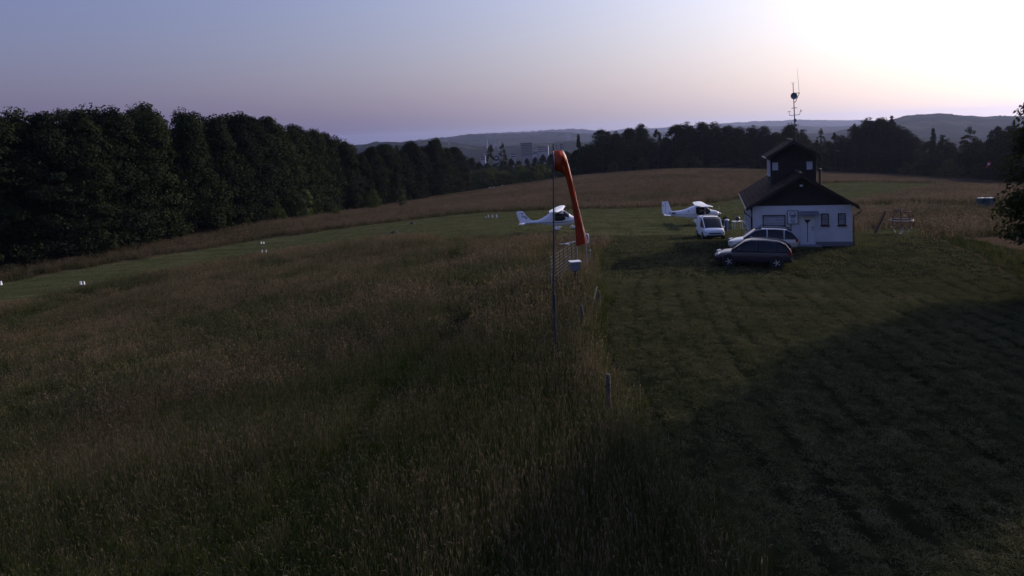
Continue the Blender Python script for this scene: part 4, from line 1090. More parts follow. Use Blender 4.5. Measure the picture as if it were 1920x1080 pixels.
def prop(parent, c, blades, r, ang0):
    h = MB().lathe([(.12, 0), (.13, .03), (.11, .14), (.06, .24), (.005, .30)], c, 16, axis='X').build('spinner', M['white_paint'], parent, smooth_=True)
    for k in range(blades):
        a = ang0 + 2 * PI * k / blades; dv = Vector((0, math.sin(a), math.cos(a))); sv = Vector((0, math.cos(a), -math.sin(a)))
        rings = []
        for t, cw, tw in ((.08, .05, .9), (.3, .11, .7), (.6, .10, .45), (.9, .07, .3), (1.0, .03, .25)):
            p = Vector(c) + Vector((.06, 0, 0)) + dv * r * t; u = sv * math.cos(tw) + Vector((1, 0, 0)) * math.sin(tw); n_ = u.cross(dv)
            rings.append([p + u * cw + n_ * 0, p + n_ * .012, p - u * cw, p - n_ * .012])
        MB().loft(rings).build('propeller_blade', M['black'], h)
def flag(parent, x0, x1, z0, z1, y):
    f = MB(); h = (z1 - z0) / 3
    for k, m in enumerate((2, 1, 0)): f.box(((x0 + x1) / 2, y, z0 + h * (k + .5)), (x1 - x0, .008, h), m=m)
    f.build('flag', [M['black'], M['red'], M['gold']], parent)

def plane_glass(loc, yaw):
    p = empty('light_aircraft', loc, yaw, 'sleek white light aircraft with swept tail fin parked behind the orange windsock', 'aircraft', 'white light aircraft parked on the grass')
    hu = Hull([(.35, .86, .98, .03), (1.4, .80, 1.08, .12), (2.2, .74, 1.18, .21), (2.9, .60, 1.50, .40), (3.5, .48, 1.90, .57), (4.1, .42, 2.02, .63), (4.6, .42, 1.94, .62), (5.0, .46, 1.66, .57), (5.4, .54, 1.34, .48), (5.8, .66, 1.18, .34), (6.05, .78, 1.06, .18)], 2.35)
    fu = hu.mesh(); f = fu.build('fuselage', M['white_paint'], p, smooth_='all')
    for sg in (-1, 1):
        w = MB(); hu.patch(w, [(3.62, 1.08), (4.0, .98), (4.55, .98), (4.78, 1.10)], [(3.62, 1.22), (3.8, 1.66), (4.1, 1.74), (4.78, 1.56)], sg); w.build('door_window', M['glass'], f, smooth_='all')
        st = MB(); hu.patch(st, [(.9, .90), (3.0, .82), (4.6, .80), (5.8, .92)], [(.9, .92), (3.0, .88), (4.6, .865), (5.8, .945)], sg, .006, 30, 1); st.build('stripe', M['stripe'], f)
    ws = MB(); hu.top(ws, 4.62, 5.12, R(74), 1.012); ws.build('windscreen', M['glass'], f, smooth_='all')
    for sg in (-1, 1): wing_half(sg, 4.55, 1.98, 4.25, 1.30, .80, .14, R(1.4), .10).build('wing', M['white_paint'], p, smooth_=True)
    fin = MB(); zf = [(1.75, .98, .05), (1.35, 1.25, .05), (1.0, 1.6, .045), (.75, 2.02, .035)]
    rear = [(.30, .90), (.22, 1.25), (.10, 1.6), (.02, 2.02)]
    rings = []
    for (xf, z, t), (xr, zr) in zip(zf, rear):
        rings.append([Vector((xf, 0, z)), Vector((xf - (xf - xr) * .3, t, z + (zr - z) * .3)), Vector((xf - (xf - xr) * .7, t * .8, z + (zr - z) * .7)), Vector((xr, 0, zr)), Vector((xf - (xf - xr) * .7, -t * .8, z + (zr - z) * .7)), Vector((xf - (xf - xr) * .3, -t, z + (zr - z) * .3))])
    rings.append([v.lerp(Vector((.36, 0, 2.10)), .45) + Vector((0, 0, .05)) for v in rings[-1]])
    fn = fin.loft(rings).build('tail_fin', M['white_paint'], p, smooth_=True)
    flag(fn, .48, .72, 1.80, 1.90, -.052)
    text_mesh('registration', 'CTSL', .26, M['mark'], fn, (.80, -.056, 1.48), (R(90), R(22), 0), bold=.006)
    MB().loft([[Vector((.30, -.05, .84)), Vector((1.0, -.02, .84)), Vector((1.0, 0.02, .82)), Vector((.30, .05, .82))], [Vector((.40, 0, .72)), Vector((.8, 0, .72)), Vector((.8, 0.0, .70)), Vector((.40, 0, .70))]]).build('ventral_fin', M['white_paint'], p)
    for sg in (-1, 1): wing_half(sg, .92, .93, 1.25, .62, .45, .09, 0, .12).build('tailplane', M['white_paint'], p, smooth_=True)
    for sg in (-1, 1):
        lg = MB().tube([(3.85, sg * .35, .55), (3.86, sg * .70, .38), (3.88, sg * .86, .22)], [.06, .045, .04], 8).build('gear_leg', M['white_paint'], p)
        wheel(p, (3.88, sg * .92, .19), .19, .14); spat(p, (3.93, sg * .92, .25), .72, .22, .32)
    MB().tube([(5.3, 0, .60), (5.38, 0, .2)], .045, 8).build('gear_leg', M['white_paint'], p)
    wheel(p, (5.38, 0, .17), .17, .12); spat(p, (5.42, 0, .24), .66, .20, .30)
    prop(p, (6.03, 0, .92), 3, .82, .4)
    p.scale = (.95, .95, .95)
    return p
def plane_strut(loc, yaw):
    p = empty('light_aircraft', loc, yaw, 'white strut-braced light aircraft with upright tail fin parked behind the white van', 'aircraft', 'white light aircraft parked on the grass')
    hu = Hull([(.42, .93, 1.38, .05), (1.4, .84, 1.42, .20), (2.3, .72, 1.56, .34), (3.0, .62, 1.86, .50), (3.5, .58, 2.02, .57), (4.2, .56, 2.04, .58), (4.62, .56, 1.86, .57), (4.95, .58, 1.60, .54), (5.4, .70, 1.50, .44), (5.72, .92, 1.40, .30), (5.85, 1.02, 1.32, .20)], 3.0)
    f = hu.mesh().build('fuselage', M['white_paint'], p, smooth_='all')
    for sg in (-1, 1):
        w = MB(); hu.patch(w, [(3.45, 1.30), (3.6, 1.05), (4.25, 1.05), (4.35, 1.2)], [(3.45, 1.80), (3.6, 1.86), (4.25, 1.86), (4.35, 1.84)], sg); w.build('door_window', M['glass'], f, smooth_='all')
        st = MB(); hu.patch(st, [(.45, 1.0), (5.7, 1.06)], [(.45, 1.025), (5.7, 1.085)], sg, .006, 30, 1); st.build('stripe', M['stripe'], f)
        st = MB(); hu.patch(st, [(1.2, 1.10), (4.4, 1.155), (5.6, 1.22)], [(1.2, 1.115), (4.4, 1.17), (5.6, 1.235)], sg, .006, 30, 1); st.build('stripe', M['stripe'], f)
        w = MB(); hu.patch(w, [(4.42, 1.15), (4.7, 1.12), (4.92, 1.30)], [(4.42, 1.86), (4.62, 1.76), (4.92, 1.50)], sg); w.build('quarter_window', M['glass'], f, smooth_='all')
        MB().ring((2.72, sg * .47, 1.42), .05, .022, 12, 6, 'Y').build('fuel_cap', M['stripe'], f)
    ws = MB(); hu.top(ws, 4.40, 4.93, R(50), 1.01); ws.build('windscreen', M['glass'], f, smooth_='all')
    for sg in (-1, 1): wing_half(sg, 4.72, 2.02, 4.65, 1.30, 1.12, .13, R(1.2)).build('wing', M['white_paint'], p, smooth_=True)
    fn = MB().loft([[Vector((1.05, 0, 1.38)), Vector((.75, .04, 1.36)), Vector((.41, .03, 1.34)), Vector((.41, -.03, 1.34)), Vector((.75, -.04, 1.36))], [Vector((.70, 0, 2.36)), Vector((.58, .025, 2.38)), Vector((.41, .02, 2.38)), Vector((.41, -.02, 2.38)), Vector((.58, -.025, 2.38))], [Vector((.62, 0, 2.44)), Vector((.55, .012, 2.45)), Vector((.43, .01, 2.45)), Vector((.43, -.01, 2.45)), Vector((.55, -.012, 2.45))]]).build('tail_fin', M['white_paint'], p, smooth_=True)
    ru = MB().prism([(.375, 1.02), (.06, 1.18), (.02, 1.7), (.02, 2.40), (.36, 2.44)], -.025, .025).build('rudder', M['white_paint'], p, bevel=.01)
    flag(ru, .12, .24, 1.92, 1.99, -.032)
    text_mesh('registration', 'D-MDAA', .30, M['mark'], f, (1.32, -.225, 1.19), (R(90), 0, R(7.5)), bold=.008)
    for sg in (-1, 1): wing_half(sg, .95, 1.0, 1.2, .72, .55, .07, 0, .08).build('tailplane', M['white_paint'], p, smooth_=True)
    for sg in (-1, 1):
        for xt in (3.62, 4.52):
            MB().tube([(3.80, sg * .52, .70), (xt, sg * 2.1, 2.06)], [.035, .028], 8).build('wing_strut', M['dark_metal'], p)
        MB().tube([(3.70, sg * .40, .66), (3.66, sg * .95, .22)], [.05, .04], 8).build('gear_leg', M['white_paint'], p)
        wheel(p, (3.64, sg * .97, .19), .19, .15); spat(p, (3.70, sg * .97, .26), .78, .25, .34)
    MB().tube([(5.15, 0, .75), (5.25, 0, .2)], .04, 8).build('gear_leg', M['alu'], p)
    wheel(p, (5.25, 0, .18), .18, .13); spat(p, (5.28, 0, .25), .60, .21, .30)
    prop(p, (5.83, 0, 1.16), 2, .86, .10)
    return p
def settle(o, yaw):
    """turn a thing to its heading and tip it with the slope it stands on"""
    x, y, z = o.location; e = 1.5
    n = Vector((hz(x - e, y) - hz(x + e, y), hz(x, y - e) - hz(x, y + e), 2 * e)).normalized()
    o.rotation_euler = (Vector((0, 0, 1)).rotation_difference(n).to_matrix() @ Matrix.Rotation(yaw, 3, 'Z')).to_euler()
    return o
def drop(px, py, dz=0.0):
    g = ground(px, py); g.z += dz; return g
def under(px, py, yaw, dx, dy):
    g = ground(px, py); g -= Matrix.Rotation(yaw, 3, 'Z') @ Vector((dx, dy, 0)); g.z = hz(g.x, g.y); return g
g = under(1045, 437, R(-9), 3.75, -.88)
settle(plane_glass(g, 0), R(-9))
g = under(1309, 421.5, R(-8), 3.64, -.97)
settle(plane_strut(g, 0), R(-8))

# ------------------------------------------------------------------ windsock
gp = ground(1041, 668); PY = gp.y
def wp(px, py): return at(px, py, PY)
sock = empty('windsock', (gp.x, gp.y, gp.z), 0, 'orange windsock hanging limp from a tall thin pole in the meadow', 'windsock')
def ws_(px, py): return wp(px, py) - gp
top_ = ws_(1037.5, 270)
mb = MB(); mb.tube([(0, 0, -.3), Vector((0, 0, 1.9)).lerp(Vector((top_.x, 0, 2.2)), .3)], .040, 10); mb.build('pole_foot', M['dull_metal'], sock)
mb = MB(); mb.tube([(0, 0, 1.5), (top_.x * .5, 0, top_.z * .55), (top_.x, 0, top_.z)], [.034, .030, .022], 10); mb.build('pole', M['dark_metal'], sock)
EL = [(1038, 318), (1047, 321), (1055, 325), (1060, 333), (1063, 343), (1066, 355), (1069.5, 370), (1072.5, 386), (1075, 402), (1077.5, 420), (1080, 440), (1082, 461)]
ER = [(1038, 283), (1048, 282), (1057, 283), (1063, 295), (1068, 313), (1072.5, 332), (1077, 352), (1081.5, 371), (1086, 391), (1091, 411), (1096, 432), (1101, 455)]
cl = [((a[0] + b[0]) / 2, (a[1] + b[1]) / 2, math.hypot(b[0] - a[0], b[1] - a[1]) / 2, math.atan2(b[0] - a[0], a[1] - b[1])) for a, b in zip(EL, ER)]
SEC = [(1, .35), (.72, .75), (0, .7), (-.75, .5), (-1, 0), (-.75, -.6), (-.15, -.62), (.30, -.95), (.55, -.85), (.78, -.25)]
def sec_pt(t):
    n = len(SEC); k = t * n; i = int(k) % n; q = k - int(k)
    return tuple(a + (b - a) * q for a, b in zip(SEC[i], SEC[(i + 1) % n]))
rings = []; rng = random.Random(5); k_ = PY / F
dense = []
for i in range(len(cl) - 1):
    for q in range(4):
        t = q / 4; dense.append(tuple(a + (b - a) * t for a, b in zip(cl[i], cl[i + 1])))
dense.append(cl[-1])
for i, (px, py, r, an) in enumerate(dense):
    c = ws_(px, py); c.y = 0
    nv = Vector((math.sin(an), 0, math.cos(an)))       # across the sock, in the picture plane
    dep = .95 if i < 10 else .62
    ring = []
    for q in range(40):
        a = 2 * PI * q / 40
        sx_, sy_ = sec_pt(q / 40) if i > 5 else (math.cos(a), math.sin(a))
        g_ = min(max((i - 6) / 14, 0), 1); f_ = 1 + .10 * g_ * math.sin(5 * a + i * .18) + (.02 + .05 * g_) * math.sin(9 * a - i * .5) + .025 * g_ * math.sin(3 * a + i * 1.3) + rng.uniform(-.012, .012)
        ring.append(c + nv * r * k_ * f_ * sx_ + Vector((0, 1, 0)) * r * k_ * dep * f_ * sy_)
    rings.append(ring)
inner = [[v + (sum(r_, Vector()) / len(r_) - v).normalized() * .008 for v in r_] for r_ in rings]
mb = MB(); mb.loft(rings, cap=False); mb.loft([list(reversed(r_)) for r_ in inner], cap=False)
mb.build('sock', M['sock'], sock, smooth_='all')
M['lit_edge'] = mat('pale_sunlit_edge', (.62, .50, .44), .5, bump=.6, bscale=22)  # pale strips paint the sunlit edge onto the sock's sun side
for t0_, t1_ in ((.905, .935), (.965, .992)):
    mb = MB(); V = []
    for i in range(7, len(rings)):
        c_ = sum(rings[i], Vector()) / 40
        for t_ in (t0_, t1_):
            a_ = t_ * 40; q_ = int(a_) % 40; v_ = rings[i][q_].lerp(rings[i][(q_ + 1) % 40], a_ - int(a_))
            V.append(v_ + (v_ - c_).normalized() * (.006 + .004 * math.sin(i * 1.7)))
    mb.add(V, [(2 * i, 2 * i + 1, 2 * i + 3, 2 * i + 2) for i in range(len(rings) - 8)]); mb.build('sunlit_edge_strip', M['lit_edge'], sock)
rg = MB(); P = rings[0] + [rings[0][0]]; rg.tube(P, .010, 6, cap=False); rg.build('mouth_ring', M['metal'], sock)
MB().bar((top_.x * .93, 0, ws_(1038, 284).z), ws_(1046, 284) * 1.0, .008).build('swivel_arm', M['metal'], sock)
MB().tube([(top_.x + .03, -.03, top_.z - .1), (.10, -.03, 1.2)], .004, 5).build('halyard', M['rust'], sock)
# ------------------------------------------------------------------ things round the meteorological corner
f0 = ground(1034, 561); f1 = at(1080, 515, 38.5); f1.z = hz(f1.x, f1.y)
fen = empty('wire_mesh_fence', f0, 0, 'run of galvanised rail fence panels leading away beside the windsock pole', 'fence')
dv = f1 - f0; mb = MB()
for k in range(12):
    z = .12 + k * .152; mb.bar((0, 0, z), dv + Vector((0, 0, z)), .009, n=6)
mb.build('rails', M['dull_metal'], fen)
for t in (0, .16, .33, .5, .67, .84, 1.0):
    MB().bar(dv * t + Vector((0, 0, -.3)), dv * t + Vector((0, 0, 1.83)), .022, n=8).build('post', M['dull_metal'], fen)
b = ground(1080, 546)
bx = empty('instrument_box', b, R(10), 'grey instrument box with white lid on a dark post beside the wire fence', 'box')
MB().bar((0, 0, -.2), (0, 0, .95), .06, n=10).build('post', M['dark_metal'], bx)
mb = MB(); mb.loft([[Vector((sx * w, sy * w * .8, z)) for sx, sy in ((-1, -1), (1, -1), (1, 1), (-1, 1))] for z, w in ((.92, .15), (.95, .18), (1.28, .21), (1.32, .21))]); mb.build('housing', M['box_grey'], bx, bevel=.01)
MB().box((0, 0, 1.345), (.52, .44, .045)).build('lid', M['frame_white'], bx, bevel=.008)
b = ground(1084, 520)
wm = empty('weather_mast', b, 0, 'thin pale pole with a long white sensor arm just below the windsock tip', 'mast')
hgt = at(1083, 452, b.y).z - b.z
MB().bar((0, 0, -.2), (0, 0, hgt + .05), .022, n=8).build('pole', M['metal'], wm)
mb = MB(); mb.tube([(-.85, 0, hgt - .13), (0, 0, hgt), (.55, 0, hgt + .06)], [.014, .02, .018], 6); mb.build('sensor_arm', M['frame_white'], wm)
mb = MB(); mb.lathe([(.01, -.03), (.12, -.01), (.12, .015), (.01, .03)], (-.5, -.03, hgt - .12), 14); mb.build('sensor', M['frame_white'], wm, smooth_=True)
mb = MB(); mb.loft([[Vector((x, -.012, z)) for x, z in ((-.95, hgt - .10), (-.72, hgt - .16), (-.74, hgt - .10))], [Vector((x, .012, z)) for x, z in ((-.95, hgt - .10), (-.72, hgt - .16), (-.74, hgt - .10))]]); mb.build('vane', M['frame_white'], wm)
b = ground(1102, 527)
mp_ = empty('lamp_post', b, 0, 'slim pole with a white framed oval lamp, right of the windsock tip', 'lamp')
hgt = at(1104, 447, b.y).z - b.z
MB().bar((0, 0, -.2), (0, 0, hgt - .15), .02, n=8).build('pole', M['metal'], mp_)
rg = MB(); P = [(.11 * math.copysign(abs(math.cos(a)) ** .6, math.cos(a)), 0, hgt + .22 * math.copysign(abs(math.sin(a)) ** .6, math.sin(a))) for a in np.linspace(0, 2 * PI, 25)]
rg.tube(P, .03, 8, cap=False); rg.build('lamp_frame', M['frame_white'], mp_)
MB().box((0, .012, hgt), (.19, .02, .40)).build('lens', M['box_grey'], mp_)
MB().bar((.11, 0, hgt + .02), (.65, 0, hgt + .03), .008, n=5).build('arm', M['dark_metal'], mp_)
b = ground(1107, 500)
MBs = empty('marker_pole', b, 0, 'short thin pale pole standing right of the instrument box', 'pole')
MB().bar((0, 0, -.2), (.02, 0, .95), .018, n=8).build('pole', M['metal'], MBs)
MB().box((.02, 0, .96), (.10, .06, .05)).build('cap', M['frame_white'], MBs)
# fence posts along the mown edge
def fence_post(px, top, base, lab, r=.075, lean=(0, 0)):
    b = ground(px, base); h = at(px, top, b.y).z - b.z
    o = empty('fence_post', b, 0, lab, 'post', 'old wooden fence posts along the mown edge')
    mb = MB(); n = 10; rng = random.Random(px)
    P = [(lean[0] * t * h, lean[1] * t * h, -.3 + (h + .3) * t) for t in (0, .35, .7, .96, 1.0)]
    mb.tube(P, [r * 1.05, r, r * .95, r * .9, r * .6], n); mb.v = [(x + rng.uniform(-.006, .006), y + rng.uniform(-.006, .006), z) for x, y, z in mb.v]
    mb.build('post', M['wood_grey'], o, smooth_=True)
    mb = MB(); mb.box((lean[0] * h * .8, -r, h * .8), (.03, .03, .05)); mb.build('insulator', M['black'], o)
    return o
fence_post(1143, 701, 792, 'grey wooden fence post nearest the viewer, at the mown edge', .062)
fence_post(1097, 572, 632, 'leaning dark fence post in the middle of the mown edge', .06, (-.08, 0))
fence_post(1123, 545, 586, 'dark fence post furthest from the viewer on the mown edge', .06, (.03, 0))
a = ground(1100, 612); b2 = ground(1120, 572)
br = MB(); br.bar((0, 0, -.05), (b2 - a) + Vector((0, 0, .75)), .03, n=8)
br = br.build('brace_pole', M['wood_grey'], loc=a); tag(br, 'thin slanting wooden brace between the two further fence posts', 'pole')
for px, py, h, lab in ((1066, 655, 1.0, 'thin pale grass stake just right of the windsock pole foot'), (1182, 441, .6, 'short dark stake at the far left corner of the mown yard')):
    g = ground(px, py); st = MB(); st.bar((0, 0, -.2), (.03, 0, h), .03 if px == 1182 else .012, n=6); st = st.build('stake', M['wood_grey'], loc=g); tag(st, lab, 'stake')

# ------------------------------------------------------------------ vehicles
def car(loc, yaw, paint, label, L=4.1, Wd=1.72, Hh=1.47, van=False, group='vehicles parked by the clubhouse'):
    o = empty('parked_van' if van else 'parked_car', loc, yaw, label, 'van' if van else 'car', group)
    if van:
        body = [(-.5, .45, .95, .42), (-.485, .30, 1.00, .48), (-.3, .24, 1.02, .5), (.1, .24, 1.02, .5), (.30, .24, 1.00, .5), (.43, .27, .90, .47), (.485, .34, .78, .43), (.5, .42, .66, .37)]
        gh = [(-.495, .98, 1.02, .46, .44), (-.47, .98, Hh - .10, .47, .42), (-.42, .98, Hh, .475, .42), (-.05, .98, Hh + .02, .475, .42), (.12, .98, Hh - .03, .475, .40), (.20, .98, Hh - .22, .47, .41), (.36, .92, .98, .44, .40)]
    else:
        body = [(-.5, .45, .80, .38), (-.48, .32, .90, .46), (-.32, .22, .93, .5), (0, .21, .91, .5), (.2, .21, .89, .5), (.38, .23, .78, .485), (.47, .30, .66, .44), (.5, .40, .56, .36)]
        gh = [(-.485, .88, .92, .42, .40), (-.42, .90, Hh - .20, .445, .37), (-.34, .9, Hh - .05, .455, .355), (-.18, .9, Hh, .46, .345), (.02, .9, Hh - .01, .46, .345), (.11, .89, Hh - .10, .455, .35), (.28, .85, .90, .44, .40)]
    sec = [(-.86, 0), (-1, .18), (-1.0, .62), (-.96, .90), (-.82, 1.0), (-.4, 1.04), (.4, 1.04), (.82, 1.0), (.96, .90), (1.0, .62), (1, .18), (.86, 0)]
    rings = [[Vector((x * L, y * w * Wd, z0 + z * (z1 - z0))) for y, z in sec] for x, z0, z1, w in body]
    bd = MB().loft(rings).build('body', paint, o, smooth_=True, bevel=0)
    rings = []
    for x, z0, z1, wb, wt in gh:
        ring = []
        for y, z, e in ((-1, 0, 0), (-1, .25, .1), (-1, .62, .55), (-.97, .9, .92), (-.85, 1, 1), (-.4, 1.02, 1), (.4, 1.02, 1), (.85, 1, 1), (.97, .9, .92), (1, .62, .55), (1, .25, .1), (1, 0, 0)):
            w = wb + (wt - wb) * e; ring.append(Vector((x * L, y * w * Wd, z0 + z * (z1 - z0))))
        rings.append(ring)
    MB().loft(rings).build('glazing', M['glass'], o, smooth_=True)
    # roof skin, a little proud of the glass
    i0, i1 = (1, 4) if van else (2, 4)
    mb = MB(); V = []; Fq = []
    for i in range(i0, i1 + 1):
        for q in range(3, 9): V.append(rings[i][q] + Vector((0, 0, .012)) + Vector((0, .012 * (1 if q > 5 else -1), 0)))
    for i in range(i1 - i0):
        for q in range(5): Fq.append((i * 6 + q, i * 6 + q + 1, (i + 1) * 6 + q + 1, (i + 1) * 6 + q))
    mb.add(V, Fq); mb.build('roof', paint, o, smooth_=True)
    for sg in (0, 1):
        q = (2, 9)[sg]; qq = (3, 8)[sg]; q0 = (1, 10)[sg]; out_ = Vector((0, -.012 if sg == 0 else .012, .008))
        n_ = len(rings)
        MB().tube([rings[i][qq] + out_ for i in range(i1, n_)], .035, 6).build('window_pillar', paint, o, smooth_=True)
        MB().tube([rings[i][qq] + out_ for i in range(0, i0 + 1)], .045, 6).build('window_pillar', paint, o, smooth_=True)
        xm = (-.06, -.30) if not van else (.0, -.22)
        for xx in xm:
            k0 = np.searchsorted([a[0] for a in gh], xx); t = (xx - gh[k0 - 1][0]) / (gh[k0][0] - gh[k0 - 1][0])
            MB().tube([rings[k0 - 1][z].lerp(rings[k0][z], t) + out_ for z in ((0, 1, 2, 3) if sg == 0 else (11, 10, 9, 8))], .04, 6).build('window_pillar', paint, o, smooth_=True)
        if van:
            mb = MB(); V = []
            pa = [rings[1][z] for z in ((0, 2, 3) if sg == 0 else (11, 9, 8))]
            i_ = [1, 2, 3]
            V = [rings[i][z] + out_ * 1.3 for i in i_ for z in ((0, 1, 2, 3) if sg == 0 else (11, 10, 9, 8))]
            Fq = [(i * 4 + z, i * 4 + z + 1, i * 4 + z + 5, i * 4 + z + 4) for i in range(2) for z in range(3)]
            mb.add(V, Fq).build('side_panel', paint, o, smooth_=True)
    for sg in (-1, 1):
        for xw in (-.31, .31):
            c = (xw * L, sg * (Wd / 2 - .085), .31)
            a = MB().lathe([(.02, -.02), (.37, -.02), (.37, .0), (.02, .0)], (xw * L, sg * (Wd / 2 + .004), .33), 22, axis='Y').build('wheel_arch', M['black'], o)
            w = MB().lathe([(.20, -.10), (.29, -.10), (.31, -.07), (.31, .07), (.29, .10), (.20, .10)], (c[0], sg * (Wd / 2 - .07), .31), 22, axis='Y').build('wheel', M['rubber'], o, smooth_=True)
            rm = MB(); rm.lathe([(.02, -.09), (.20, -.085), (.20, .085), (.02, .09)], (c[0], sg * (Wd / 2 - .07), .31), 16, axis='Y')
            for k in range(5):
                an = k * 2 * PI / 5; rm.box((c[0] + .1 * math.cos(an), sg * (Wd / 2 + .03), .31 + .1 * math.sin(an)), (.17, .02, .04), (0, -an, 0))
            rm.build('rim', M['alu'], w)
        MB().box((.462 * L, sg * .36 * Wd, .66), (.22, .30, .12), (0, R(18), -sg * R(22))).build('headlight', M['headlight'], o, bevel=.02)
        MB().box((-.475 * L, sg * .43 * Wd, .80 if not van else .9), (.14, .12, .22 if not van else .36), (0, R(-8), sg * R(14))).build('taillight', M['taillight'], o, bevel=.02)
        mr = MB(); mr.box((.17 * L, sg * (.5 * Wd + .09), .98), (.12, .18, .13)); mr.build('wing_mirror', paint if not van else M['white_paint'], o, bevel=.03)
    MB().box((.497 * L, 0, .55), (.05, Wd * .56, .10)).build('grille', M['black'], o, bevel=.01)
    MB().box((.49 * L, 0, .36), (.10, Wd * .76, .14)).build('bumper', M['black'], o, bevel=.02)
    MB().box((-.49 * L, 0, .40), (.10, Wd * .80, .16)).build('bumper', M['black'], o, bevel=.02)
    return o
g = ground(1412, 497)
settle(car(g, 0, M['navy'], 'dark navy hatchback parked on the mown yard in front of the silver car', 4.05, 1.72, 1.50), R(160))
g = ground(1430, 471)
sc_ = settle(car(g, 0, M['silver'], 'silver car with black roof bars parked between navy hatchback and clubhouse wall', 4.1, 1.72, 1.50), R(163))
for sg in (-1, 1):
    mb = MB(); mb.tube([(-1.5, sg * .62, 1.40), (-1.35, sg * .62, 1.53), (.0, sg * .62, 1.57), (.25, sg * .62, 1.47)], .022, 6); mb.build('roof_bar', M['black'], sc_)
mb = MB(); mb.box((-1.55, 0, 1.44), (.30, 1.15, .06), (0, R(-10), 0)); mb.build('roof_spoiler', M['black'], sc_, bevel=.02)
g = ground(1332, 447)
van = settle(car(g, 0, M['white_paint'], 'small white van parked nose-on in front of the strut-braced aircraft', 4.1, 1.72, 1.83, van=True), R(-95))
rk = MB()
for x in (-1.2, .2): rk.bar((x, -.7, 1.90), (x, .7, 1.90), .02)
for y in (-.66, .66):
    for x in (-1.2, .2): rk.bar((x, y, 1.80), (x, y, 1.90), .018)
rk.build('roof_rack', M['dark_metal'], van)

# ------------------------------------------------------------------ beside the clubhouse
g = ground(1363, 433)
bg_ = empty('waste_bag_stand', g, 0, 'stand holding a tall blue waste bag under a pale lid, right of the van', 'bin')
mb = MB(); mb.lathe([(.10, .06), (.17, .10), (.19, .4), (.18, .75), (.20, .98), (.19, 1.0)], (0, 0, 0), 16); mb.v = [(x * (1 + .05 * math.sin(5 * math.atan2(y, x) + z * 7)), y * (1 + .05 * math.sin(4 * math.atan2(y, x) - z * 5)), z) for x, y, z in mb.v]; mb.build('bag', M['blue_plastic'], bg_, smooth_='all')
mb = MB(); mb.lathe([(.01, 1.09), (.14, 1.07), (.235, 1.0), (.24, 1.015), (.15, 1.10), (.01, 1.12)], (0, 0, 0), 18); mb.build('lid', M['frame_white'], bg_, smooth_=True)
for a in (0, 2.1, 4.2): MB().tube([(.21 * math.cos(a + .4), .21 * math.sin(a + .4), 1.0), (.22 * math.cos(a + .4), .22 * math.sin(a + .4), .1), (.32 * math.cos(a + .4), .32 * math.sin(a + .4), 0)], .016, 6).build('leg', M['frame_white'], bg_)
g = ground(1383, 430)
tb = empty('garden_table', g, R(8), 'white topped garden table with slim pale legs left of the clubhouse', 'table')
MB().box((0, 0, .76), (.95, .62, .05)).build('table_top', M['cloth_white'], tb, bevel=.01)
for sx in (-1, 1):
    for sy in (-1, 1): MB().bar((sx * .36, sy * .24, .75), (sx * .40, sy * .27, 0), .022, n=6).build('leg', M['frame_white'], tb)
gr = empty('kettle_barbecue', g + Vector((0.02, 0, .785)), 0, 'black round kettle barbecue standing on the white garden table', 'barbecue')
mb = MB(); mb.lathe([(.06, .02), (.16, .06), (.22, .16), (.235, .20)], (0, 0, 0), 18); mb.build('bowl', M['black'], gr, smooth_=True)
mb = MB(); mb.lathe([(.24, .21), (.22, .31), (.14, .40), (.03, .43), (.03, .47), (.005, .475)], (0, 0, 0), 18); mb.build('lid', M['black'], gr, smooth_=True)
for a in (0, 2.1, 4.2): MB().bar((.12 * math.cos(a), .12 * math.sin(a), .05), (.18 * math.cos(a), .18 * math.sin(a), 0), .012, n=6).build('leg', M['alu'], gr)
pl_ = MB().lathe([(.005, 0), (.11, 0), (.15, .02), (.145, .025), (.11, .008), (.005, .006)], g + Vector((.36, -.12, .786)), 16).build('plate', M['cloth_white'], smooth_=True); tag(pl_, 'small white plate lying beside the kettle barbecue on the garden table', 'plate')
g = at(1386, 433, 61); g.z = hz(g.x, g.y)
sb = MB(); bb = HM @ Vector((-.62, .35, 0)); bb.z = hz(bb.x, bb.y)
ab = empty('leaning_board', bb, YAW, 'pale board leaning against the left wall of the clubhouse', 'board')
MB().box((.20, 0, .52), (.04, .62, 1.12), (0, R(22), 0)).build('board', M['box_grey'], ab, bevel=.006)
MB().box((.155, 0, .56), (.03, .68, .06), (0, R(22), 0)).build('rim', M['frame_white'], ab, loc=(.19, 0, .49))
g = ground(1373, 431)
plant(BUSH[1], 'bush', g + Vector((-.3, 1.2, -.05)), 1.1, 'dark low bush between the waste bag stand and the garden table', 'bush', wide=.9)

# ------------------------------------------------------------------ playground pieces right of the clubhouse
g = ground(1690, 437)
gb = empty('climbing_globe', g, R(20), 'barrel shaped climbing frame of thin rusty bars on splayed legs', 'climbing frame')
prof = [(.36, 1.78), (.58, 1.66), (.76, 1.30), (.84, .98), (.82, .66), (.72, .42)]
for k in range(8):
    a = 2 * PI * k / 8
    MB().tube([(.04 * math.cos(a), .04 * math.sin(a), 1.86)] + [(r * math.cos(a), r * math.sin(a), z) for r, z in prof], .03, 6).build('rib', M['rust'], gb)
for r, z, t in ((.57, 1.66, .028), (.82, 1.12, .026), (.84, 1.03, .024), (.83, .92, .022), (.72, .42, .034)):
    MB().ring((0, 0, z), r, t, 24, 6).build('hoop', M['rust'] if z != 1.03 else M['metal'], gb)
for k in range(4):
    a = 2 * PI * k / 4 + .5
    MB().bar((.60 * math.cos(a), .60 * math.sin(a), .42), (.30 * math.cos(a), .30 * math.sin(a), -.15), .022, n=6).build('leg', M['metal'], gb)
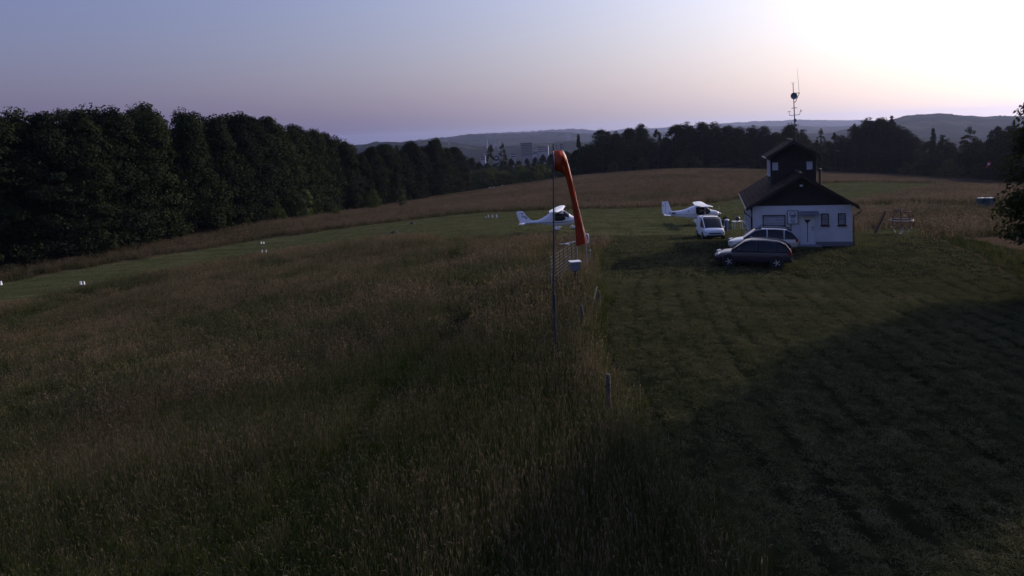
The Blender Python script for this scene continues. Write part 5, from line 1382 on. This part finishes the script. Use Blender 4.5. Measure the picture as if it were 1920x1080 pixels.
MB().lathe([(.04, -.2), (.05, .0), (.05, .42), (.03, .44)], (0, 0, 0), 10).build('hub', M['metal'], gb)
MB().box((-.40, -.3, .02), (.22, .16, .08)).build('foot', M['frame_white'], gb)
g = ground(1640, 438)
se = empty('seesaw', g, R(8), 'dark seesaw beam tilted steeply up to the right beside the climbing globe', 'seesaw')
MB().box((.45, 0, .82), (1.95, .15, .13), (0, R(-61), 0)).build('beam', M['rust'], se, bevel=.01)
MB().tube([(.0, 0, .05), (-.06, 0, .35), (.0, 0, .52), (.12, 0, .58), (.6, 0, .56)], .035, 8).build('fulcrum', M['dark_metal'], se, smooth_=True)
MB().tube([(.62, 0, .60), (.64, 0, .50), (.78, 0, .48)], .03, 6).build('handle', M['rust'], se, smooth_=True)
# bins at the far right and the little red and white wind bag
for k, (px, lab) in enumerate(((1841, 'blue grey wheelie bin by the right trees, left of the pair'), (1856, 'blue grey wheelie bin by the right trees, right of the pair'))):
    g = ground(px, 391)
    o = empty('wheelie_bin', g, R(12), lab, 'bin', 'wheelie bins by the right trees')
    mb = MB(); mb.loft([[Vector((sx * w, sy * w, z)) for sx, sy in ((-1, -1), (1, -1), (1, 1), (-1, 1))] for z, w in ((.05, .26), (.95, .33), (1.0, .35), (1.03, .35))]); mb.build('body', M['teal'], o, bevel=.015)
    MB().prism([(-.37, 1.035), (.37, 1.035), (.36, 1.10), (.10, 1.16), (-.36, 1.10)], -.38, .38).build('lid', M['teal'], o, bevel=.01)
    for sg in (-1, 1): MB().lathe([(.02, -.03), (.1, -.03), (.1, .03), (.02, .03)], (sg * .3, .33, .10), 12, axis='X').build('wheel', M['rubber'], o)
    MB().bar((-.3, .40, 1.05), (.3, .40, 1.05), .018).build('handle', M['black'], o)
    MB().box((0, -.10, 1.15), (.5, .3, .02), (R(8), 0, 0)).build('lid_panel', M['box_grey'], o)
g = at(1856, 350, 145); g.z = hz(g.x, g.y)
wb = empty('wind_bag', g, 0, 'small red and white striped wind bag on a distant pole at the right', 'windsock')
tz = at(1855, 304, 145).z - g.z
MB().bar((0, 0, -.3), (0, 0, tz), .04, .025, n=8).build('pole', M['dull_metal'], wb)
pts_ = [(0, 0), (-.1, -.25), (-.28, -.55), (-.5, -.85), (-.62, -1.1)]
for k in range(4):
    (xa, za), (xb, zb) = pts_[k], pts_[k + 1]
    MB().tube([(xa - .05, 0, tz + za), (xb - .05, 0, tz + zb)], [.30 - .05 * k, .25 - .05 * k], 12).build('band', M['red'] if k % 2 == 0 or k == 3 else M['frame_white'], wb, smooth_=True)

# ------------------------------------------------------------------ runway markers, bales, molehills
def marker_proto():
    o = empty('runway_marker', (0, 0, 0), 0)
    mb = MB(); mb.prism([(-.13, 0), (.13, 0), (.05, .50), (-.05, .50)], -.12, .12); mb.build('board', M['marker'], o, bevel=.01)
    mb = MB(); mb.box((0, 0, .02), (.32, .30, .05)); mb.build('base', M['black'], o)
    return o
mk0 = marker_proto(); first = True
MK = [(2, 536, 1.1, 'white runway marker alone at the left picture edge'), (151.5, 536, 1.0, 'white runway marker, left of the near pair on the runway'), (157.5, 536, 1.0, 'white runway marker, right of the near pair on the runway'),
      (491.5, 475, .9, 'white runway marker, left of the pair at the lower runway edge'), (498.5, 475, .9, 'white runway marker, right of the pair at the lower runway edge'),
      (490, 458, .7, 'small white runway marker, left of the pair at the upper runway edge'), (494.5, 458, .7, 'small white runway marker, right of the pair at the upper runway edge'),
      (911, 409, .5, 'faint small white marker, leftmost in the row of four beyond the runway'), (916, 409, .95, 'white marker, second from left in the row of four beyond the runway'),
      (923.5, 409, 1.0, 'white marker, third from left in the row of four beyond the runway'), (931.5, 409, 1.05, 'white marker, rightmost in the row of four beyond the runway')]
for px, py, sc_k, lab in MK:
    sc_k *= .8; g = ground(px, py) + Vector((0, 0, .06)); yaw = R(75) if px < 800 else R(20)
    if first:
        o = mk0; o.location = g; o.rotation_euler.z = yaw; first = False; o.scale = (sc_k,) * 3
        tag(o, lab, 'marker', 'white runway markers')
    else: dup(mk0, g, yaw, sc_k, lab, 'white runway markers')
BL = [(919, 356, 1.0), (927.5, 355.5, 1.05), (933.5, 355, 1.0), (943, 354.5, 1.05), (952, 353, 1.15)]
bo = None
for k, (px, py, s_) in enumerate(BL):
    g = at(px, py, 262); g.z = hz(g.x, g.y) + .66 * s_
    lab = f'white wrapped round bale, {ORD[k]} from the left in the row before the hedge'
    if bo is None:
        mb = MB(); mb.lathe([(.01, -.62), (.45, -.62), (.62, -.58), (.68, -.48), (.68, .48), (.62, .58), (.45, .62), (.01, .62)], (0, 0, 0), 24, axis='Y'); bo = mb.build('round_bale', M['bale'], smooth_=True)
        o = bo
    else: o = bo.copy(); link(o)
    o.location = g; o.rotation_euler = (0, 0, R(-60 + 25 * k)); o.scale = (s_,) * 3
    tag(o, lab, 'bale', 'white wrapped bales before the hedge')
for k, (px, py, r) in enumerate(((741, 437, .55), (945, 392, .5), (774, 420, .45))):
    g = ground(px, py)
    mb = MB(); mb.lathe([(r * 1.1, -.05), (r * .9, .08), (r * .55, .20), (r * .2, .27), (.01, .28)], (0, 0, 0), 16); rg_ = random.Random(k); mb.v = [(x + rg_.uniform(-.06, .06), y + rg_.uniform(-.06, .06), z + rg_.uniform(-.02, .03)) for x, y, z in mb.v]
    o = mb.build('molehill', M['moss'], loc=g, smooth_=True)
    tag(o, ('dark molehill on the near runway edge, left of the aircraft', 'small dark molehill right of the row of four white markers', 'small dark molehill on the runway above the larger one')[k], 'molehill', 'molehills on the mown runway')

# ------------------------------------------------------------------ the town in the valley
def far_block(name, px, base, top, wpx, Y, wall, label, floors=0, roofm='roof_grey', pitched=False, depth=None, cat='building'):
    b = at(px, base, Y); t = at(px, top, Y); w = wpx / F * Y; h = t.z - b.z; d = depth or w * .6
    gz = hz(b.x, b.y)
    o = empty(name, (b.x, b.y, b.z), R((px * 7) % 24 - 12), label, cat, 'buildings of the town in the valley')
    drop_ = max(b.z - gz, 0) + 4
    MB().box((0, 0, h / 2 - drop_ / 2), (w, d, h + drop_)).build('wall', M[wall], o)
    if pitched: MB().prism([(-w * .54, h), (w * .54, h), (0, h + w * .35)], -d * .54, d * .54).build('roof', M[roofm], o)
    else: MB().box((0, 0, h + .5), (w + 1, d + 1, 1.0)).build('roof', M[roofm], o)
    for k in range(floors):
        z = h * (k + .5) / floors
        MB().box((0, -d / 2 - .05, z), (w * .92, .3, h / floors * .42)).build('window_band', M['glass'], o)
    return o
far_block('tower_block', 987, 292, 268, 21, 1320, 'wall_grey', 'grey high-rise block standing in the valley town left of the windsock', 8)
far_block('office_block', 1019, 285, 274, 19, 1340, 'wall_pale', 'pale office block with dark window bands right of the high-rise', 3)
far_block('town_house', 1003, 290, 284, 9, 1250, 'wall_pale', 'low pale hall at the foot of the high-rise', 1)
far_block('town_house', 962, 296, 287, 9, 1200, 'wall_pale', 'low pale building just left of the high-rise', 2)
far_block('town_house', 932, 303, 290, 10, 1100, 'wall_pale', 'white gabled house between the two slender trees', 2, pitched=True)
far_block('town_house', 906, 300, 293, 9, 1100, 'wall_pale', 'white gabled house left of the two slender trees', 2, pitched=True)
far_block('town_house', 1044, 285, 272, 4, 1500, 'wall_grey', 'slim grey tower right of the pale office block', 3)
far_block('town_house', 1052, 284, 269, 5, 1500, 'wall_grey', 'second slim grey tower, just above the windsock mouth', 3)
far_block('farm_hall', 1066, 255, 251, 6, 3700, 'wall_pale', 'bright white hall high on the distant hillside', 0, roofm='wall_pale')
far_block('farm_hall', 1064, 263, 260, 5, 3000, 'wall_pale', 'small white hall lower on the distant hillside', 0)
for k, (px, py) in enumerate(((842, 268), (912, 266), (918, 270), (925, 268), (934, 266), (700, 286), (1712, 236), (1740, 240), (1765, 232), (1790, 238), (1655, 250), (1810, 246))):
    far_block('village_house', px, py, py - 2.6, 3.2, 2150 if px > 1000 else 2250, 'wall_pale', f'tiny pale house on the hazy hillside, {ORD[k if px < 1000 else k - 6]} {"of those left of the windsock" if px < 1000 else "of those above the right wood"}', 0, pitched=True)

# ------------------------------------------------------------------ evening haze
hb = MB().box((0, 4500, -28), (24000, 9300, 156))
hz_o = hb.build('haze', [])
hm = bpy.data.materials.new('evening_haze'); hm.use_nodes = True
nt = hm.node_tree; nt.nodes.clear(); out = nt.nodes.new('ShaderNodeOutputMaterial'); pv = nt.nodes.new('ShaderNodeVolumePrincipled')
pv.inputs['Color'].default_value = (.54, .62, 1.0, 1); pv.inputs['Density'].default_value = HAZE_DENSITY; pv.inputs['Anisotropy'].default_value = .45
nt.links.new(pv.outputs[0], out.inputs['Volume'])
hz_o.data.materials.append(hm); tag(hz_o, 'thin bluish evening haze lying over the valley', 'haze', kind='stuff')
